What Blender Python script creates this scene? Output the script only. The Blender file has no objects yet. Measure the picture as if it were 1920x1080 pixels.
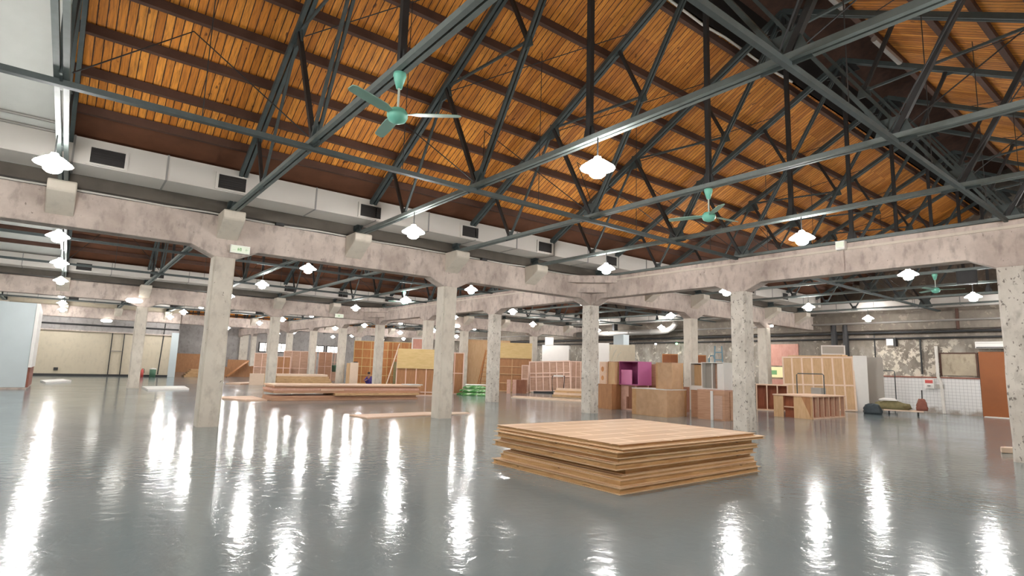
import bpy, bmesh, math, random
from mathutils import Vector, Matrix
random.seed(7)
S = bpy.context.scene
C = S.collection
# ------------------------------------------------------------------ camera, world, exposure
def look(yaw, pitch, roll):
    cy, sy, cp, sp = math.cos(yaw), math.sin(yaw), math.cos(pitch), math.sin(pitch)
    f = Vector((cy*cp, sy*cp, sp)); r = Vector((sy, -cy, 0)); u = r.cross(f)
    c, s = math.cos(roll), math.sin(roll)
    r2 = r*c + u*s; u2 = -r*s + u*c
    return Matrix((r2, u2, -f)).transposed().to_4x4()
cam = bpy.data.cameras.new('camera'); cam.sensor_width = 36; cam.lens = 36*1061.5/1920; cam.clip_end = 300
camo = bpy.data.objects.new('camera', cam); C.objects.link(camo)
camo.matrix_world = Matrix.Translation((-15.762, -15.281, 1.6)) @ look(0.9098, 0.1393, 0.0311)
S.camera = camo
w = bpy.data.worlds.new('world'); S.world = w; w.use_nodes = True
w.node_tree.nodes['Background'].inputs[0].default_value = (.6, .65, .7, 1)
w.node_tree.nodes['Background'].inputs[1].default_value = .15
S.view_settings.view_transform = 'Standard'; S.view_settings.look = 'None'
S.view_settings.gamma = 1; S.view_settings.use_curve_mapping = False
S.view_settings.exposure = 0.88
BULB = 300.0      # lamp bulb emission
SHADE = 40.0  # emission of the shade tops, added strength to light the roof boards

# ------------------------------------------------------------------ materials
MATS = {}
class NT:
    def __init__(s, name):
        s.m = bpy.data.materials.new(name); s.m.use_nodes = True
        s.t = s.m.node_tree; s.b = s.t.nodes['Principled BSDF']; s.coord = None; MATS[name] = s.m
    def n(s, typ, **kw):
        o = s.t.nodes.new(typ)
        for k, v in kw.items(): setattr(o, k, v)
        return o
    def put(s, sock, v):
        if isinstance(v, bpy.types.NodeSocket): s.t.links.new(v, sock)
        elif isinstance(v, (tuple, list)) and len(v) == 3 and sock.type == 'RGBA': sock.default_value = (*v, 1)
        else: sock.default_value = v
    def obj(s):
        if not s.coord: s.coord = s.n('ShaderNodeTexCoord').outputs['Object']
        return s.coord
    def vec(s, sc):
        m = s.n('ShaderNodeMapping'); s.put(m.inputs[0], s.obj()); m.inputs['Scale'].default_value = sc
        return m.outputs[0]
    def noise(s, scale=5, detail=3, rough=.55, sc=(1, 1, 1), dist=0):
        o = s.n('ShaderNodeTexNoise'); s.put(o.inputs['Vector'], s.vec(sc))
        o.inputs['Scale'].default_value = scale; o.inputs['Detail'].default_value = detail
        o.inputs['Roughness'].default_value = rough; o.inputs['Distortion'].default_value = dist
        return o.outputs[0]
    def math(s, op, a, b=0.):
        o = s.n('ShaderNodeMath', operation=op); s.put(o.inputs[0], a); s.put(o.inputs[1], b); return o.outputs[0]
    def ramp(s, fac, stops):
        o = s.n('ShaderNodeValToRGB'); s.put(o.inputs[0], fac); e = o.color_ramp.elements
        while len(e) < len(stops): e.new(.5)
        for el, (p, c) in zip(e, stops): el.position = p; el.color = (*c, 1) if len(c) == 3 else c
        return o.outputs[0]
    def mix(s, fac, a, b, mode='MIX'):
        o = s.n('ShaderNodeMix', data_type='RGBA', blend_type=mode)
        s.put(o.inputs[0], fac); s.put(o.inputs[6], a); s.put(o.inputs[7], b); return o.outputs[2]
    def col(s, v): s.put(s.b.inputs['Base Color'], v); return s
    def rough(s, v): s.put(s.b.inputs['Roughness'], v); return s
    def bump(s, h, strength=.3, dist=.02):
        o = s.n('ShaderNodeBump'); s.put(o.inputs['Height'], h); o.inputs['Strength'].default_value = strength
        o.inputs['Distance'].default_value = dist; s.put(s.b.inputs['Normal'], o.outputs[0]); return s
    def sep(s):
        o = s.n('ShaderNodeSeparateXYZ'); s.put(o.inputs[0], s.obj()); return o.outputs
def g3(v): return (v, v, v)
def plain(name, c, r=.6, metal=0., var=.12, scale=4):
    m = NT(name); v = m.noise(scale, 3)
    m.col(m.mix(v, tuple(x*(1-var) for x in c), tuple(min(1, x*(1+var)) for x in c))).rough(r)
    m.b.inputs['Metallic'].default_value = metal; return m.m
def emis(name, c, st, base=.8):
    m = NT(name); m.col(tuple(x*base for x in c)); m.b.inputs['Emission Color'].default_value = (*c, 1)
    m.b.inputs['Emission Strength'].default_value = st; return m.m
def concrete(name, base, stain, chip, amt=.5, chips=.62):
    m = NT(name)
    a = m.noise(.9, 6, .62); b = m.noise(5, 5, .6, (1, 1, .5)); c = m.noise(13, 3, .6, (1, 1, .7))
    col = m.mix(m.ramp(a, [(.38, g3(0)), (.68, g3(amt))]), base, stain)
    col = m.mix(m.ramp(b, [(.50, g3(0)), (.72, g3(amt*.9))]), col, tuple(x*.72 for x in stain))
    col = m.mix(m.ramp(c, [(chips, g3(0)), (chips+.04, g3(.8))]), col, chip)
    m.col(col).rough(.85); m.bump(m.mix(.5, b, c), .25, .02); return m.m
concrete('concrete_column', (.66, .61, .53), (.48, .42, .36), (.17, .14, .11), .55, .665)
concrete('concrete_worn', (.64, .60, .54), (.43, .385, .335), (.12, .10, .085), .8, .605)
concrete('concrete_beam', (.60, .51, .455), (.31, .245, .215), (.14, .11, .09), .75, .69)
concrete('corbel_paint', (.60, .54, .46), (.48, .42, .36), (.25, .2, .17), .35, .75)
concrete('wall_cream', (.58, .51, .39), (.49, .43, .34), (.42, .37, .3), .35, .78)
concrete('stained_board', (.46, .39, .29), (.30, .24, .18), (.15, .12, .1), .8, .7)
concrete('wall_grey', (.36, .34, .33), (.24, .22, .21), (.16, .15, .14), .7, .70)
# peeling end wall: dirty grey brown with flaking cream paint
m = NT('wall_peeling'); a = m.noise(2.6, 8, .72); b = m.noise(.4, 3); X, Y, Z = m.sep()
patch = m.ramp(m.math('ABSOLUTE', m.math('ADD', Y, 4.9)), [(.0, g3(.14)), (.99, g3(.14))])
near = m.math('LESS_THAN', m.math('ABSOLUTE', m.math('ADD', Y, 4.9)), m.math('ADD', 1.5, m.math('MULTIPLY', a, .5)))
low = m.math('LESS_THAN', Z, 3.65)
thr = m.math('SUBTRACT', .575, m.math('MULTIPLY', m.math('MULTIPLY', near, low), .07))
flake = m.ramp(m.math('SUBTRACT', a, thr), [(.0, g3(0)), (.025, g3(1))])
dark_top = m.ramp(m.math('DIVIDE', Z, 6.), [(.5, g3(0)), (.66, g3(.75))])  # wall turns darker towards the top
wash = m.mix(m.ramp(b, [(.4, g3(0)), (.6, g3(1))]), (.27, .235, .195), (.42, .385, .335))
wall = m.mix(m.ramp(m.noise(2.2, 7, .7, (1, 1, .45)), [(.36, g3(0)), (.6, g3(1))]), m.mix(.6, wash, (.09, .07, .055)), wash)
wall = m.mix(flake, wall, (.62, .56, .47))
m.col(m.mix(dark_top, wall, m.mix(m.noise(1.2, 6, .65), (.075, .06, .048), (.20, .165, .13)))).rough(.9); m.bump(a, .3, .02)
# floor : grey green epoxy, gently rippled
m = NT('floor_epoxy'); a = m.noise(.35, 3); b = m.noise(6.5, 3, .5, (1, 1, 1), .5); c = m.noise(.8, 2)
m.col(m.mix(a, (.160, .196, .204), (.205, .242, .250))).rough(m.ramp(m.noise(.5, 4), [(.3, g3(.10)), (.7, g3(.16))]))
m.bump(m.math('ADD', m.math('MULTIPLY', b, .5), m.math('MULTIPLY', c, .22)), .24, .035)
m.b.inputs['IOR'].default_value = 1.38
# roof boards, running down the slope
m = NT('roof_boards'); X, Y, Z = m.sep()
idx = m.math('FLOOR', m.math('MULTIPLY', X, 7.2)); fr = m.math('FRACT', m.math('MULTIPLY', X, 7.2))
wn = m.n('ShaderNodeTexWhiteNoise', noise_dimensions='2D'); cmb = m.n('ShaderNodeCombineXYZ'); m.put(cmb.inputs[0], idx)
m.put(cmb.inputs[1], m.math('FLOOR', m.math('MULTIPLY', Y, .41))); m.put(wn.inputs['Vector'], cmb.outputs[0])
tone = m.ramp(wn.outputs[0], [(0, (.50, .165, .016)), (.5, (.68, .245, .028)), (1, (.82, .335, .048))])
gr = m.noise(3.2, 5, .65, (9, .8, .8), .5)
tone = m.mix(m.ramp(gr, [(.42, g3(0)), (.72, g3(.75))]), tone, (.17, .055, .013))
kn = m.noise(6, 2, .5, (1.6, .7, .7)); tone = m.mix(m.ramp(kn, [(.70, g3(0)), (.74, g3(.85))]), tone, (.07, .02, .006))
gap = m.math('LESS_THAN', fr, m.math('ADD', .05, m.math('MULTIPLY', gr, .16)))
m.col(m.mix(gap, tone, (.05, .016, .006))).rough(.7)
plain('roof_white', (.60, .61, .58), .6, 0, .06); plain('purlin_wood', (.085, .04, .026), .75, 0, .3, 3)
plain('monitor_dark', (.022, .017, .015), .9); plain('cover_boards', (.07, .03, .018), .85, 0, .5, 5); plain('eave_dark', (.12, .045, .02), .8, 0, .35, 3); plain('valley_dark', (.10, .085, .07), .85, 0, .4, 2); plain('steel', (.062, .078, .078), .65, .1, .3, 6); plain('steel_dark', (.035, .035, .036), .6, .2, .3)
plain('steel_light', (.15, .175, .168), .6, .1, .25, 7)
plain('duct_paint', (.60, .57, .53), .55, 0, .07, 1.2); plain('duct_seam', (.30, .29, .28), .5); plain('vent_dark', (.02, .017, .016), .6)
plain('pipe_grey', (.30, .28, .26), .5, .3); plain('pipe_white', (.68, .65, .6), .5); plain('cable_black', (.02, .02, .02), .6)
plain('white_paint', (.76, .74, .71), .5, 0, .05); plain('white_blue', (.50, .56, .58), .45, 0, .06, 1.5); plain('grey_paint', (.40, .37, .33), .6, 0, .08, 2)
plain('bare_pine', (.72, .50, .36), .6, 0, .14, 9); plain('pale_pine', (.78, .60, .46), .6, 0, .08, 8)
plain('orange_door', (.27, .08, .016), .45, 0, .15, 2); plain('fan_green', (.19, .55, .43), .4, 0, .1); plain('fan_rod', (.5, .56, .5), .35); plain('fan_blade_green', (.30, .50, .42), .4)
plain('magenta_paint', (.44, .11, .26), .5, 0, .06); plain('magenta_light', (.62, .20, .38), .5, 0, .06); plain('red_paint', (.55, .09, .08), .5)
m = NT('green_wrap'); m.col(m.ramp(m.noise(9, 3, .6, (.4, 1, 1)), [(.40, (.05, .22, .05)), (.55, (.16, .40, .13)), (.62, (.62, .72, .58))])).rough(.35); plain('tarp_olive', (.20, .17, .08), .8, 0, .5, 7); plain('dark_bag', (.03, .045, .055), .6, 0, .5, 5)
plain('rust_red', (.26, .09, .06), .7, 0, .3, 6); plain('blue_metal', (.14, .26, .33), .5); plain('skin', (.38, .2, .12), .6); plain('hair_black', (.012, .01, .01), .5)
plain('purple_cloth', (.085, .055, .26), .85, 0, .2); plain('trouser_dark', (.03, .03, .06), .85)
plain('green_can', (.07, .16, .10), .5); plain('green_bin', (.10, .20, .14), .6); plain('silver', (.6, .58, .5), .35, .6)
def ply(name, c1, c2, sc=(1, 1, 6), r=.6, knots=0.):
    m = NT(name); a = m.noise(2.2, 5, .6, sc, .6)
    col = m.mix(m.ramp(a, [(.3, g3(0)), (.7, g3(1))]), c1, c2)
    if knots: col = m.mix(m.ramp(m.noise(7, 2, .5, (.5, .5, 3)), [(.66, g3(0)), (.71, g3(knots))]), col, tuple(x*.35 for x in c1))
    m.col(col).rough(r); return m.m
ply('ply_tan', (.55, .34, .17), (.66, .44, .25), (6, 6, 1)); ply('ply_yellow', (.60, .42, .17), (.72, .53, .26), (1, 1, 7))
ply('ply_brown', (.34, .155, .065), (.46, .225, .10), (6, 6, 1)); ply('ply_orange', (.46, .17, .05), (.58, .26, .09), (5, 5, 1))
ply('ply_dark', (.20, .07, .035), (.31, .13, .07), (6, 6, 1)); ply('ply_red', (.26, .07, .03), (.36, .115, .05), (7, 7, 1))
ply('ply_pink', (.58, .33, .25), (.70, .45, .36), (3, 3, 3)); ply('plank_edge', (.50, .30, .14), (.66, .43, .23), (1.5, 1.5, 9), .65, .8)
ply('panel_core', (.43, .235, .09), (.66, .42, .20), (1.2, 1.2, 10), .65, .9); ply('panel_skin', (.70, .48, .29), (.80, .58, .38), (2, 2, 8))
plain('pink_rib', (.78, .56, .46), .55, 0, .06); ply('timber_pink', (.44, .235, .14), (.58, .34, .22), (1, 1, 12)); ply('board_pink', (.42, .25, .17), (.56, .36, .26), (1, 1, 5))
ply('card', (.44, .24, .10), (.56, .33, .16), (2, 2, 2)); ply('bare_red_panel', (.56, .26, .20), (.68, .36, .29), (3, 3, 1))
# top face of the near panel stack: ribs showing through as paler stripes
m = NT('panel_top'); X, Y, Z = m.sep()
bx = m.n('ShaderNodeTexBrick'); m.put(bx.inputs['Vector'], m.vec((1, 1, 1))); bx.inputs['Color1'].default_value = (.60, .385, .225, 1)
bx.inputs['Color2'].default_value = (.47, .28, .15, 1); bx.inputs['Mortar'].default_value = (.76, .55, .36, 1); bx.inputs['Scale'].default_value = 1
bx.inputs['Brick Width'].default_value = 1.22; bx.inputs['Row Height'].default_value = .40; bx.inputs['Mortar Size'].default_value = .028
bx.inputs['Mortar Smooth'].default_value = .3; bx.inputs['Bias'].default_value = .1
m.col(m.mix(.2, bx.outputs[0], m.mix(m.noise(3, 4, .6, (1, 6, 1)), (.52, .33, .18), (.70, .49, .31)))).rough(.55)
# wall tiles
m = NT('wall_tiles'); X, Y, Z = m.sep()
fy = m.math('LESS_THAN', m.math('FRACT', m.math('MULTIPLY', Y, 6.6)), .07); fz = m.math('LESS_THAN', m.math('FRACT', m.math('MULTIPLY', Z, 6.6)), .07)
dirt = m.ramp(m.math('ADD', Z, m.math('MULTIPLY', m.noise(2.5, 5), 1.1)), [(.55, g3(.75)), (.85, g3(0))])
m.col(m.mix(dirt, m.mix(m.math('MAXIMUM', fy, fz), (.70, .69, .68), (.40, .39, .39)), (.25, .19, .14))).rough(.25)
plain('plastic_film', (.74, .72, .72), .12)
emis('bulb_glow', (1, .98, .95), BULB); emis('shade_uplight', (1, .975, .94), SHADE); emis('reflector_glow', (1, .97, .93), 2.2); emis('tube_glow', (1, .97, .9), 6)
emis('window_day', (1, .95, .88), 1.2); emis('sign_white', (.95, 1, .80), .35, .25); emis('sign_green', (.30, .62, .25), .2, .3); emis('sign_grey', (.45, .55, .4), .2)
emis('sign_yellow', (1, .86, .45), .4, .3); emis('led_green', (.3, 1, .4), 3)
M = MATS
# transparent film for the wrapped crates
m = NT('clear_film'); m.b.inputs['Alpha'].default_value = .10; m.col((.85, .83, .83)).rough(.08); m.bump(m.noise(5, 3, .6, (1, 1, .4)), .8, .05)

# ------------------------------------------------------------------ mesh helpers
class MB:
    def __init__(s): s.v = []; s.f = []
    def add(s, vs, fs):
        o = len(s.v); s.v += [tuple(v) for v in vs]; s.f += [tuple(i+o for i in f) for f in fs]; return s
    def box(s, a, b):
        (x0, y0, z0), (x1, y1, z1) = a, b
        return s.add([(x0, y0, z0), (x1, y0, z0), (x1, y1, z0), (x0, y1, z0), (x0, y0, z1), (x1, y0, z1), (x1, y1, z1), (x0, y1, z1)],
                     [(0, 3, 2, 1), (4, 5, 6, 7), (0, 1, 5, 4), (1, 2, 6, 5), (2, 3, 7, 6), (3, 0, 4, 7)])
    def bar(s, p, q, w, h, up=(0, 0, 1)):
        p, q = Vector(p), Vector(q); d = (q-p).normalized(); u = Vector(up)
        if abs(d.dot(u)) > .98: u = Vector((1, 0, 0))
        r = d.cross(u).normalized(); u = r.cross(d); r *= w/2; u *= h/2
        return s.add([p-r-u, p+r-u, p+r+u, p-r+u, q-r-u, q+r-u, q+r+u, q-r+u],
                     [(0, 3, 2, 1), (4, 5, 6, 7), (0, 1, 5, 4), (1, 2, 6, 5), (2, 3, 7, 6), (3, 0, 4, 7)])
    def tube(s, pts, r, n=8):
        pts = [Vector(p) for p in pts]; rings = []
        for i, p in enumerate(pts):
            d = (pts[min(i+1, len(pts)-1)]-pts[max(i-1, 0)]).normalized()
            u = Vector((0, 0, 1)) if abs(d.z) < .95 else Vector((1, 0, 0))
            a = d.cross(u).normalized(); b = a.cross(d)
            rr = r[i] if isinstance(r, (list, tuple)) else r
            rings.append([p+(a*math.cos(t)+b*math.sin(t))*rr for t in [2*math.pi*k/n for k in range(n)]])
        vs = [v for ri in rings for v in ri]; fs = []
        for i in range(len(pts)-1):
            for k in range(n): fs.append((i*n+k, i*n+(k+1) % n, (i+1)*n+(k+1) % n, (i+1)*n+k))
        fs.append(tuple(range(n-1, -1, -1))); fs.append(tuple((len(pts)-1)*n+k for k in range(n)))
        return s.add(vs, fs)
    def lathe(s, prof, n=16, c=(0, 0, 0)):
        vs = []; fs = []
        for r, z in prof: vs += [(c[0]+r*math.cos(2*math.pi*k/n), c[1]+r*math.sin(2*math.pi*k/n), c[2]+z) for k in range(n)]
        for i in range(len(prof)-1):
            for k in range(n): fs.append((i*n+k, i*n+(k+1) % n, (i+1)*n+(k+1) % n, (i+1)*n+k))
        fs.append(tuple(range(n-1, -1, -1))); fs.append(tuple((len(prof)-1)*n+k for k in range(n)))
        return s.add(vs, fs)
    def prism(s, poly, axis, a, b):
        def P(u, v, t): return {'x': (t, u, v), 'y': (u, t, v), 'z': (u, v, t)}[axis]
        n = len(poly); vs = [P(u, v, a) for u, v in poly]+[P(u, v, b) for u, v in poly]
        fs = [tuple(range(n-1, -1, -1)), tuple(range(n, 2*n))]+[(i, (i+1) % n, n+(i+1) % n, n+i) for i in range(n)]
        return s.add(vs, fs)
    def build(s, name, mat, parent=None, smooth=False, bevel=0):
        me = bpy.data.meshes.new(name); me.from_pydata(s.v, [], s.f)
        bm = bmesh.new(); bm.from_mesh(me); bmesh.ops.recalc_face_normals(bm, faces=bm.faces)
        bm.to_mesh(me); bm.free()
        me.materials.append(M[mat] if isinstance(mat, str) else mat)
        if smooth:
            for p in me.polygons: p.use_smooth = True
        o = bpy.data.objects.new(name, me); C.objects.link(o)
        if parent: o.parent = parent
        if bevel:
            md = o.modifiers.new('bevel', 'BEVEL'); md.width = bevel; md.segments = 2; md.limit_method = 'ANGLE'
        return o
def tag(o, label, cat, group=None, kind=None):
    o['label'] = label; o['category'] = cat
    if group: o['group'] = group
    if kind: o['kind'] = kind
    return o
def thing(name, label, cat, loc=(0, 0, 0), rz=0., group=None):
    o = bpy.data.objects.new(name, None); o.empty_display_size = .2; C.objects.link(o)
    o.location = loc; o.rotation_euler = (0, 0, rz); return tag(o, label, cat, group)
def dup(root, loc, label, rz=None, group=None):
    r = root.copy(); C.objects.link(r); r.location = loc; r['label'] = label
    if rz is not None: r.rotation_euler = (0, 0, rz)
    if group: r['group'] = group
    for ch in list(root.children):
        c = ch.copy(); C.objects.link(c); c.parent = r
        for g in list(ch.children):
            d = g.copy(); C.objects.link(d); d.parent = c
    return r
def struct(name, mb, mat, label=None, cat=None, bevel=0):
    o = mb.build(name, mat, None, bevel=bevel); o['kind'] = 'structure'
    if label: o['label'] = label; o['category'] = cat or name.split('_')[0]
    return o
def rb(o):
    return o
# ------------------------------------------------------------------ setting
T, SP, NW = 6.474, 6.23, 18.69           # column spacing along the halls, across them, hall width
X0, X1 = -27., 18.4
Y0, Y1 = -19., 56.1
struct('floor', MB().box((X0-.3, Y0-.3, -.2), (X1+.3, Y1+.3, 0)), 'floor_epoxy', 'glossy grey green epoxy floor of the hall', 'floor')
gab = [(Y0-.2, 0), (Y1+.2, 0), (Y1+.2, 12), (Y0-.2, 12)]
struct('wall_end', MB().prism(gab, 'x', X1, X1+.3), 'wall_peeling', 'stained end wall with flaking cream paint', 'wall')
struct('wall_back', MB().prism(gab, 'x', X0-.3, X0), 'wall_cream', 'cream wall behind the viewer', 'wall')
struct('wall_right', MB().box((X0-.3, Y0-.3, 0), (X1+.3, Y0, 11)), 'wall_cream', 'cream wall on the right hand side', 'wall')
struct('wall_far', MB().box((-8.7, Y1, 0), (X1+.3, Y1+.3, 11)), 'wall_grey', 'distant grey wall with small bright windows', 'wall')
struct('wall_left', MB().box((X0-.3, 37.2, 0), (-8.75, 37.5, 11)), 'wall_cream', 'pale cream wall at the far left of the hall', 'wall')
struct('wall_side', MB().box((-9.0, 37.5, 0), (-8.7, Y1+.3, 11)), 'wall_grey', 'grey return wall of the farthest hall', 'wall')
struct('baseboard_left', MB().box((X0, 37.14, 0), (-8.75, 37.2, .16)), 'steel_dark', 'dark skirting along the cream wall', 'baseboard')
struct('trim_1', MB().box((X0, 37.02, 3.25), (-8.75, 37.2, 3.33)), 'concrete_beam', 'ledge above the cream wall panels', 'trim')
struct('trim_8', MB().box((X0, 37.12, 3.33), (-8.75, 37.2, 4.25)), 'wall_grey', 'greyish upper band of the cream wall', 'trim')
struct('trim_2', MB().box((X0, 36.9, 4.25), (-8.75, 37.2, 5.05)), 'concrete_beam', 'concrete ring beam on top of the cream wall', 'trim')
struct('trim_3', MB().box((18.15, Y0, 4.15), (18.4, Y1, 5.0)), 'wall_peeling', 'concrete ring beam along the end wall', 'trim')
struct('trim_4', MB().box((18.36, -7.62, 0), (18.4, -3.3, 1.72)), 'wall_tiles', 'white square wall tiles on the lower end wall', 'tile')
struct('trim_5', MB().box((18.33, -7.62, 1.72), (18.4, -3.3, 1.78)), 'rust_red', 'thin reddish ledge over the white tiles', 'trim')
RISE, ZB = .535, 5.47                     # slope and level of the roof boards at the eave
def roof_z(d): return ZB + RISE*d
MON = 1.2
halls = [(-NW, 'front'), (0., 'second'), (NW, 'third'), (2*NW, 'farthest')]
for hi, (ya, hn) in enumerate(halls):
    xa = X0 if hi < 3 else -8.8
    for side in (0, 1):
        def yy(d): return ya+d if side == 0 else ya+NW-d
        dm = NW/2-MON
        def slab(a, b, d0, d1, off, th): 
            z0, z1 = roof_z(d0)+off, roof_z(d1)+off
            return MB().prism([(yy(d0), z0), (yy(d1), z1), (yy(d1), z1+th), (yy(d0), z0+th)], 'x', a, b)
        nm = ('right', 'left')[side]
        if hi < 3:
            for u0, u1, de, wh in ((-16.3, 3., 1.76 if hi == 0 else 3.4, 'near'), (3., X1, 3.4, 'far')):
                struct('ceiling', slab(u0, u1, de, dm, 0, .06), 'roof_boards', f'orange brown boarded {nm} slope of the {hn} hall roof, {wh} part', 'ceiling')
                struct('ceiling', slab(u0, u1, -.02, de, 0, .06), 'eave_dark', f'darkened brown eave boards on the {nm} side of the {hn} hall, {wh} part', 'ceiling')  # dark eave boards; the wider strip past the crossbeam puts shade into the colour
            struct('ceiling', slab(X0, -16.3, -.02, dm, -.02 if hi != 0 else -.24, .06), 'roof_white', f'white lined {nm} slope of the {hn} hall roof', 'ceiling')
        else:
            struct('ceiling', slab(xa, X1, -.02, dm, 0, .06), 'roof_boards', f'orange brown boarded {nm} slope of the {hn} hall roof', 'ceiling')
        # ridge monitor
        zr = roof_z(dm)
        struct('ceiling', MB().box((xa, min(yy(dm), yy(dm)+(-.05 if side == 0 else .05)), zr), (X1, max(yy(dm), yy(dm)+(-.05 if side == 0 else .05)), zr+1.35)), 'monitor_dark', f'dark {nm} upstand of the {hn} hall ridge vent', 'ceiling')
        struct('ceiling', MB().prism([(yy(dm-.1), zr+1.3), (yy(NW/2), zr+1.85), (yy(NW/2), zr+1.91), (yy(dm-.1), zr+1.36)], 'x', xa, X1), 'cover_boards', f'dark {nm} cover of the {hn} hall ridge vent', 'ceiling')
        for k in range(9):
            d = .97+.82*k
            if k > 7: d = dm-.08
            p = MB().bar((xa, yy(d), roof_z(d)-.09), (X1, yy(d), roof_z(d)-.09), .11, .17)
            lab = f'dark roof purlin, {["lowest", "second lowest", "third lowest", "fourth from the eave", "fifth from the eave", "sixth from the eave", "seventh from the eave", "eighth from the eave", "topmost"][k]} on the {nm} slope of the {hn} hall'
            tag(p.build('roof_purlin', 'purlin_wood'), lab, 'purlin', f'purlins under the {hn} hall roof')

# ------------------------------------------------------------------ concrete frame
CW, HB, ZBM, ZT = .476, 4.04, 4.27, 5.05
ordn = ['first', 'second', 'third', 'fourth', 'fifth', 'sixth', 'seventh', 'eighth', 'ninth', 'tenth', 'eleventh', 'twelfth', 'thirteenth']
def column(x, y, label, mat='concrete_column'):
    t = thing('concrete_column', label, 'column', (x, y, 0), 0, 'painted concrete columns of the hall')
    h = CW/2; m = MB()
    rnd = random.Random(int(x*31+y*17))
    prof = []
    n = 9
    for k in range(n+1):                       # slightly irregular, chipped shaft with a chamfered corner
        z = HB*k/n; j = .008 if 0 < k < n else 0
        a = h+rnd.uniform(-j, j)
        c = .03+rnd.uniform(0, .012)
        prof.append([(-a, -a+c, z), (-a+c, -a, z), (a-c, -a, z), (a, -a+c, z), (a, a-c, z), (a-c, a, z), (-a+c, a, z), (-a, a-c, z)])
    vs = [v for r in prof for v in r]; fs = []
    for i in range(n):
        for k in range(8): fs.append((i*8+k, i*8+(k+1) % 8, (i+1)*8+(k+1) % 8, (i+1)*8+k))
    fs.append(tuple(range(7, -1, -1))); fs.append(tuple(n*8+k for k in range(8)))
    m.add(vs, fs).build('shaft', mat, t)
    return t
col_lab = {
 (-2, 0): 'nearest tall white column at left, green exit sign at its head', (-1, 0): 'white column left of centre with flat boards lying at its foot',
 (0, 0): 'white corner column where the two front beams meet', (1, 0): 'white column rising behind the row of brown crates', (2, 0): 'white column half hidden directly behind the one right of the panel stack',
 (0, 1): 'chipped white column just behind the near stack of panels', (0, 2): 'broad white column cut by the right edge of the picture',
 (0, -1): 'white column standing between the green bundles and the planks on the floor', (0, -2): 'white column mostly hidden behind the one left of centre',
 (0, -3): 'white column behind the right part of the long timber stack', (0, -4): 'white column beside the pale upright box', (0, -5): 'white column behind the long flat boards, left of the pale upright box',
 (0, -6): 'thin distant column left of the framed panels', (-2, -3): 'white column before the pale cream wall at left', (-1, -3): 'white column at the left end of the long timber stack',
 (1, -3): 'white column rising from the green bundles', (2, -3): 'distant white column behind the tilted framed panel',
}
colset = [(i, 0) for i in range(-4, 3)]+[(i, -3) for i in range(-4, 3)]+[(0, j) for j in (1, 2, -1, -2, -4, -5, -7, -8)]+[(i, -6) for i in (-1, 0, 1, 2)]+[(i, 3) for i in (-4, -3, 0, 1, 2)]
for (i, j) in colset:
    lab = col_lab.get((i, j)) or f'concrete column, row {ordn[j+8]} across and {ordn[i+4]} along the halls'
    column(i*T, -j*SP, lab, 'concrete_worn' if j >= 1 or (i, j) in ((0, 0), (0, -1)) else 'concrete_column')
BW = .21
def beam_profile(a, b, cols):
    pts = []
    cols = sorted(c for c in cols if a-.3 <= c <= b+.3)
    lo = [(a, ZBM)]
    for c in cols:
        for du, z in ((-.74, ZBM), (-.24, HB), (.24, HB), (.74, ZBM)):
            u = c+du
            if a < u < b: lo.append((u, z))
    lo.append((b, ZBM))
    return lo+[(b, ZT), (a, ZT)]
def corbel(parent, x, y, s):
    m = MB(); h = .24; o = BW-.03
    m.prism([(y+s*(BW-.05), 4.46), (y+s*(BW+.62), 4.86), (y+s*(BW+.66), 4.90), (y+s*(BW+.66), 5.06), (y+s*(BW+.62), 5.10), (y+s*(BW-.05), 5.10)], 'x', x-h, x+h)
    m.build('corbel', 'corbel_paint', parent, bevel=.025)
xb = [k*T/2 for k in range(-8, 6)]
for y, a, b, lab, xs in ((0., X0, X1, 'long concrete beam with stub corbels over the left front columns', range(-4, 3)),
                 (NW, X0, X1, 'long concrete beam with corbels over the second column row', range(-4, 3)),
                 (2*NW, -8.7, X1, 'concrete beam over the third column row', (-1, 0, 1, 2)),
                 (-NW, X0, X1, 'concrete beam over the right hand column row', range(-4, 3))):
    t = thing('concrete_beam', lab, 'beam', (0, 0, 0))
    m = MB().prism(beam_profile(a, b, [k*T for k in xs]), 'y', y-BW, y+BW)
    m.build('beam_body', 'concrete_beam', t, bevel=.02)
    for x in xb:
        for s in (-1, 1):
            if x > a and not (y == -NW and s < 0): corbel(t, x, y, s)
for ya, yb, lab, cols in ((-NW+BW, -BW, 'concrete crossbeam at right running from the corner column to the broad right column', (1, 2)),
                  (BW, NW-BW, 'concrete crossbeam in the second hall, running left behind the front columns', (-1, -2)),
                  (NW+BW, 2*NW-BW, 'distant concrete crossbeam in the third hall', (-4, -5)), (2*NW+BW, Y1, 'farthest concrete crossbeam, left of the framed panels', (-7, -8))):
    t = thing('concrete_crossbeam', lab, 'beam')
    MB().prism(beam_profile(ya, yb, [-j*SP for j in cols]+[ya-BW, yb+BW]), 'x', -BW, BW).build('beam_body', 'concrete_beam', t, bevel=.02)
    MB().prism([(ya, 4.86), (yb, 4.86), (yb, 4.92), (ya, 4.92)], 'x', -BW-.035, -BW+.01).build('ledge', 'corbel_paint', t)
    if yb in (-BW, NW-BW):
        y = yb
        MB().prism([(-BW, y), (-1.45, y), (-BW, y-1.3)], 'z', 4.78, 5.04).build('corner_gusset', 'concrete_beam', t)
        MB().prism([(-BW, y), (-.95, y), (-BW, y-.8)], 'z', 4.46, 4.78).build('corner_gusset', 'concrete_beam', t)
t2 = thing('concrete_beam', 'concrete beam along the top of the cream wall carrying stub corbels', 'beam')
MB().box((X0, 36.85, 4.3), (-8.8, 36.9, 5.0)).build('beam_body', 'concrete_beam', t2)
for x in xb[:6]: corbel(t2, x, 37.1, -1)

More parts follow.
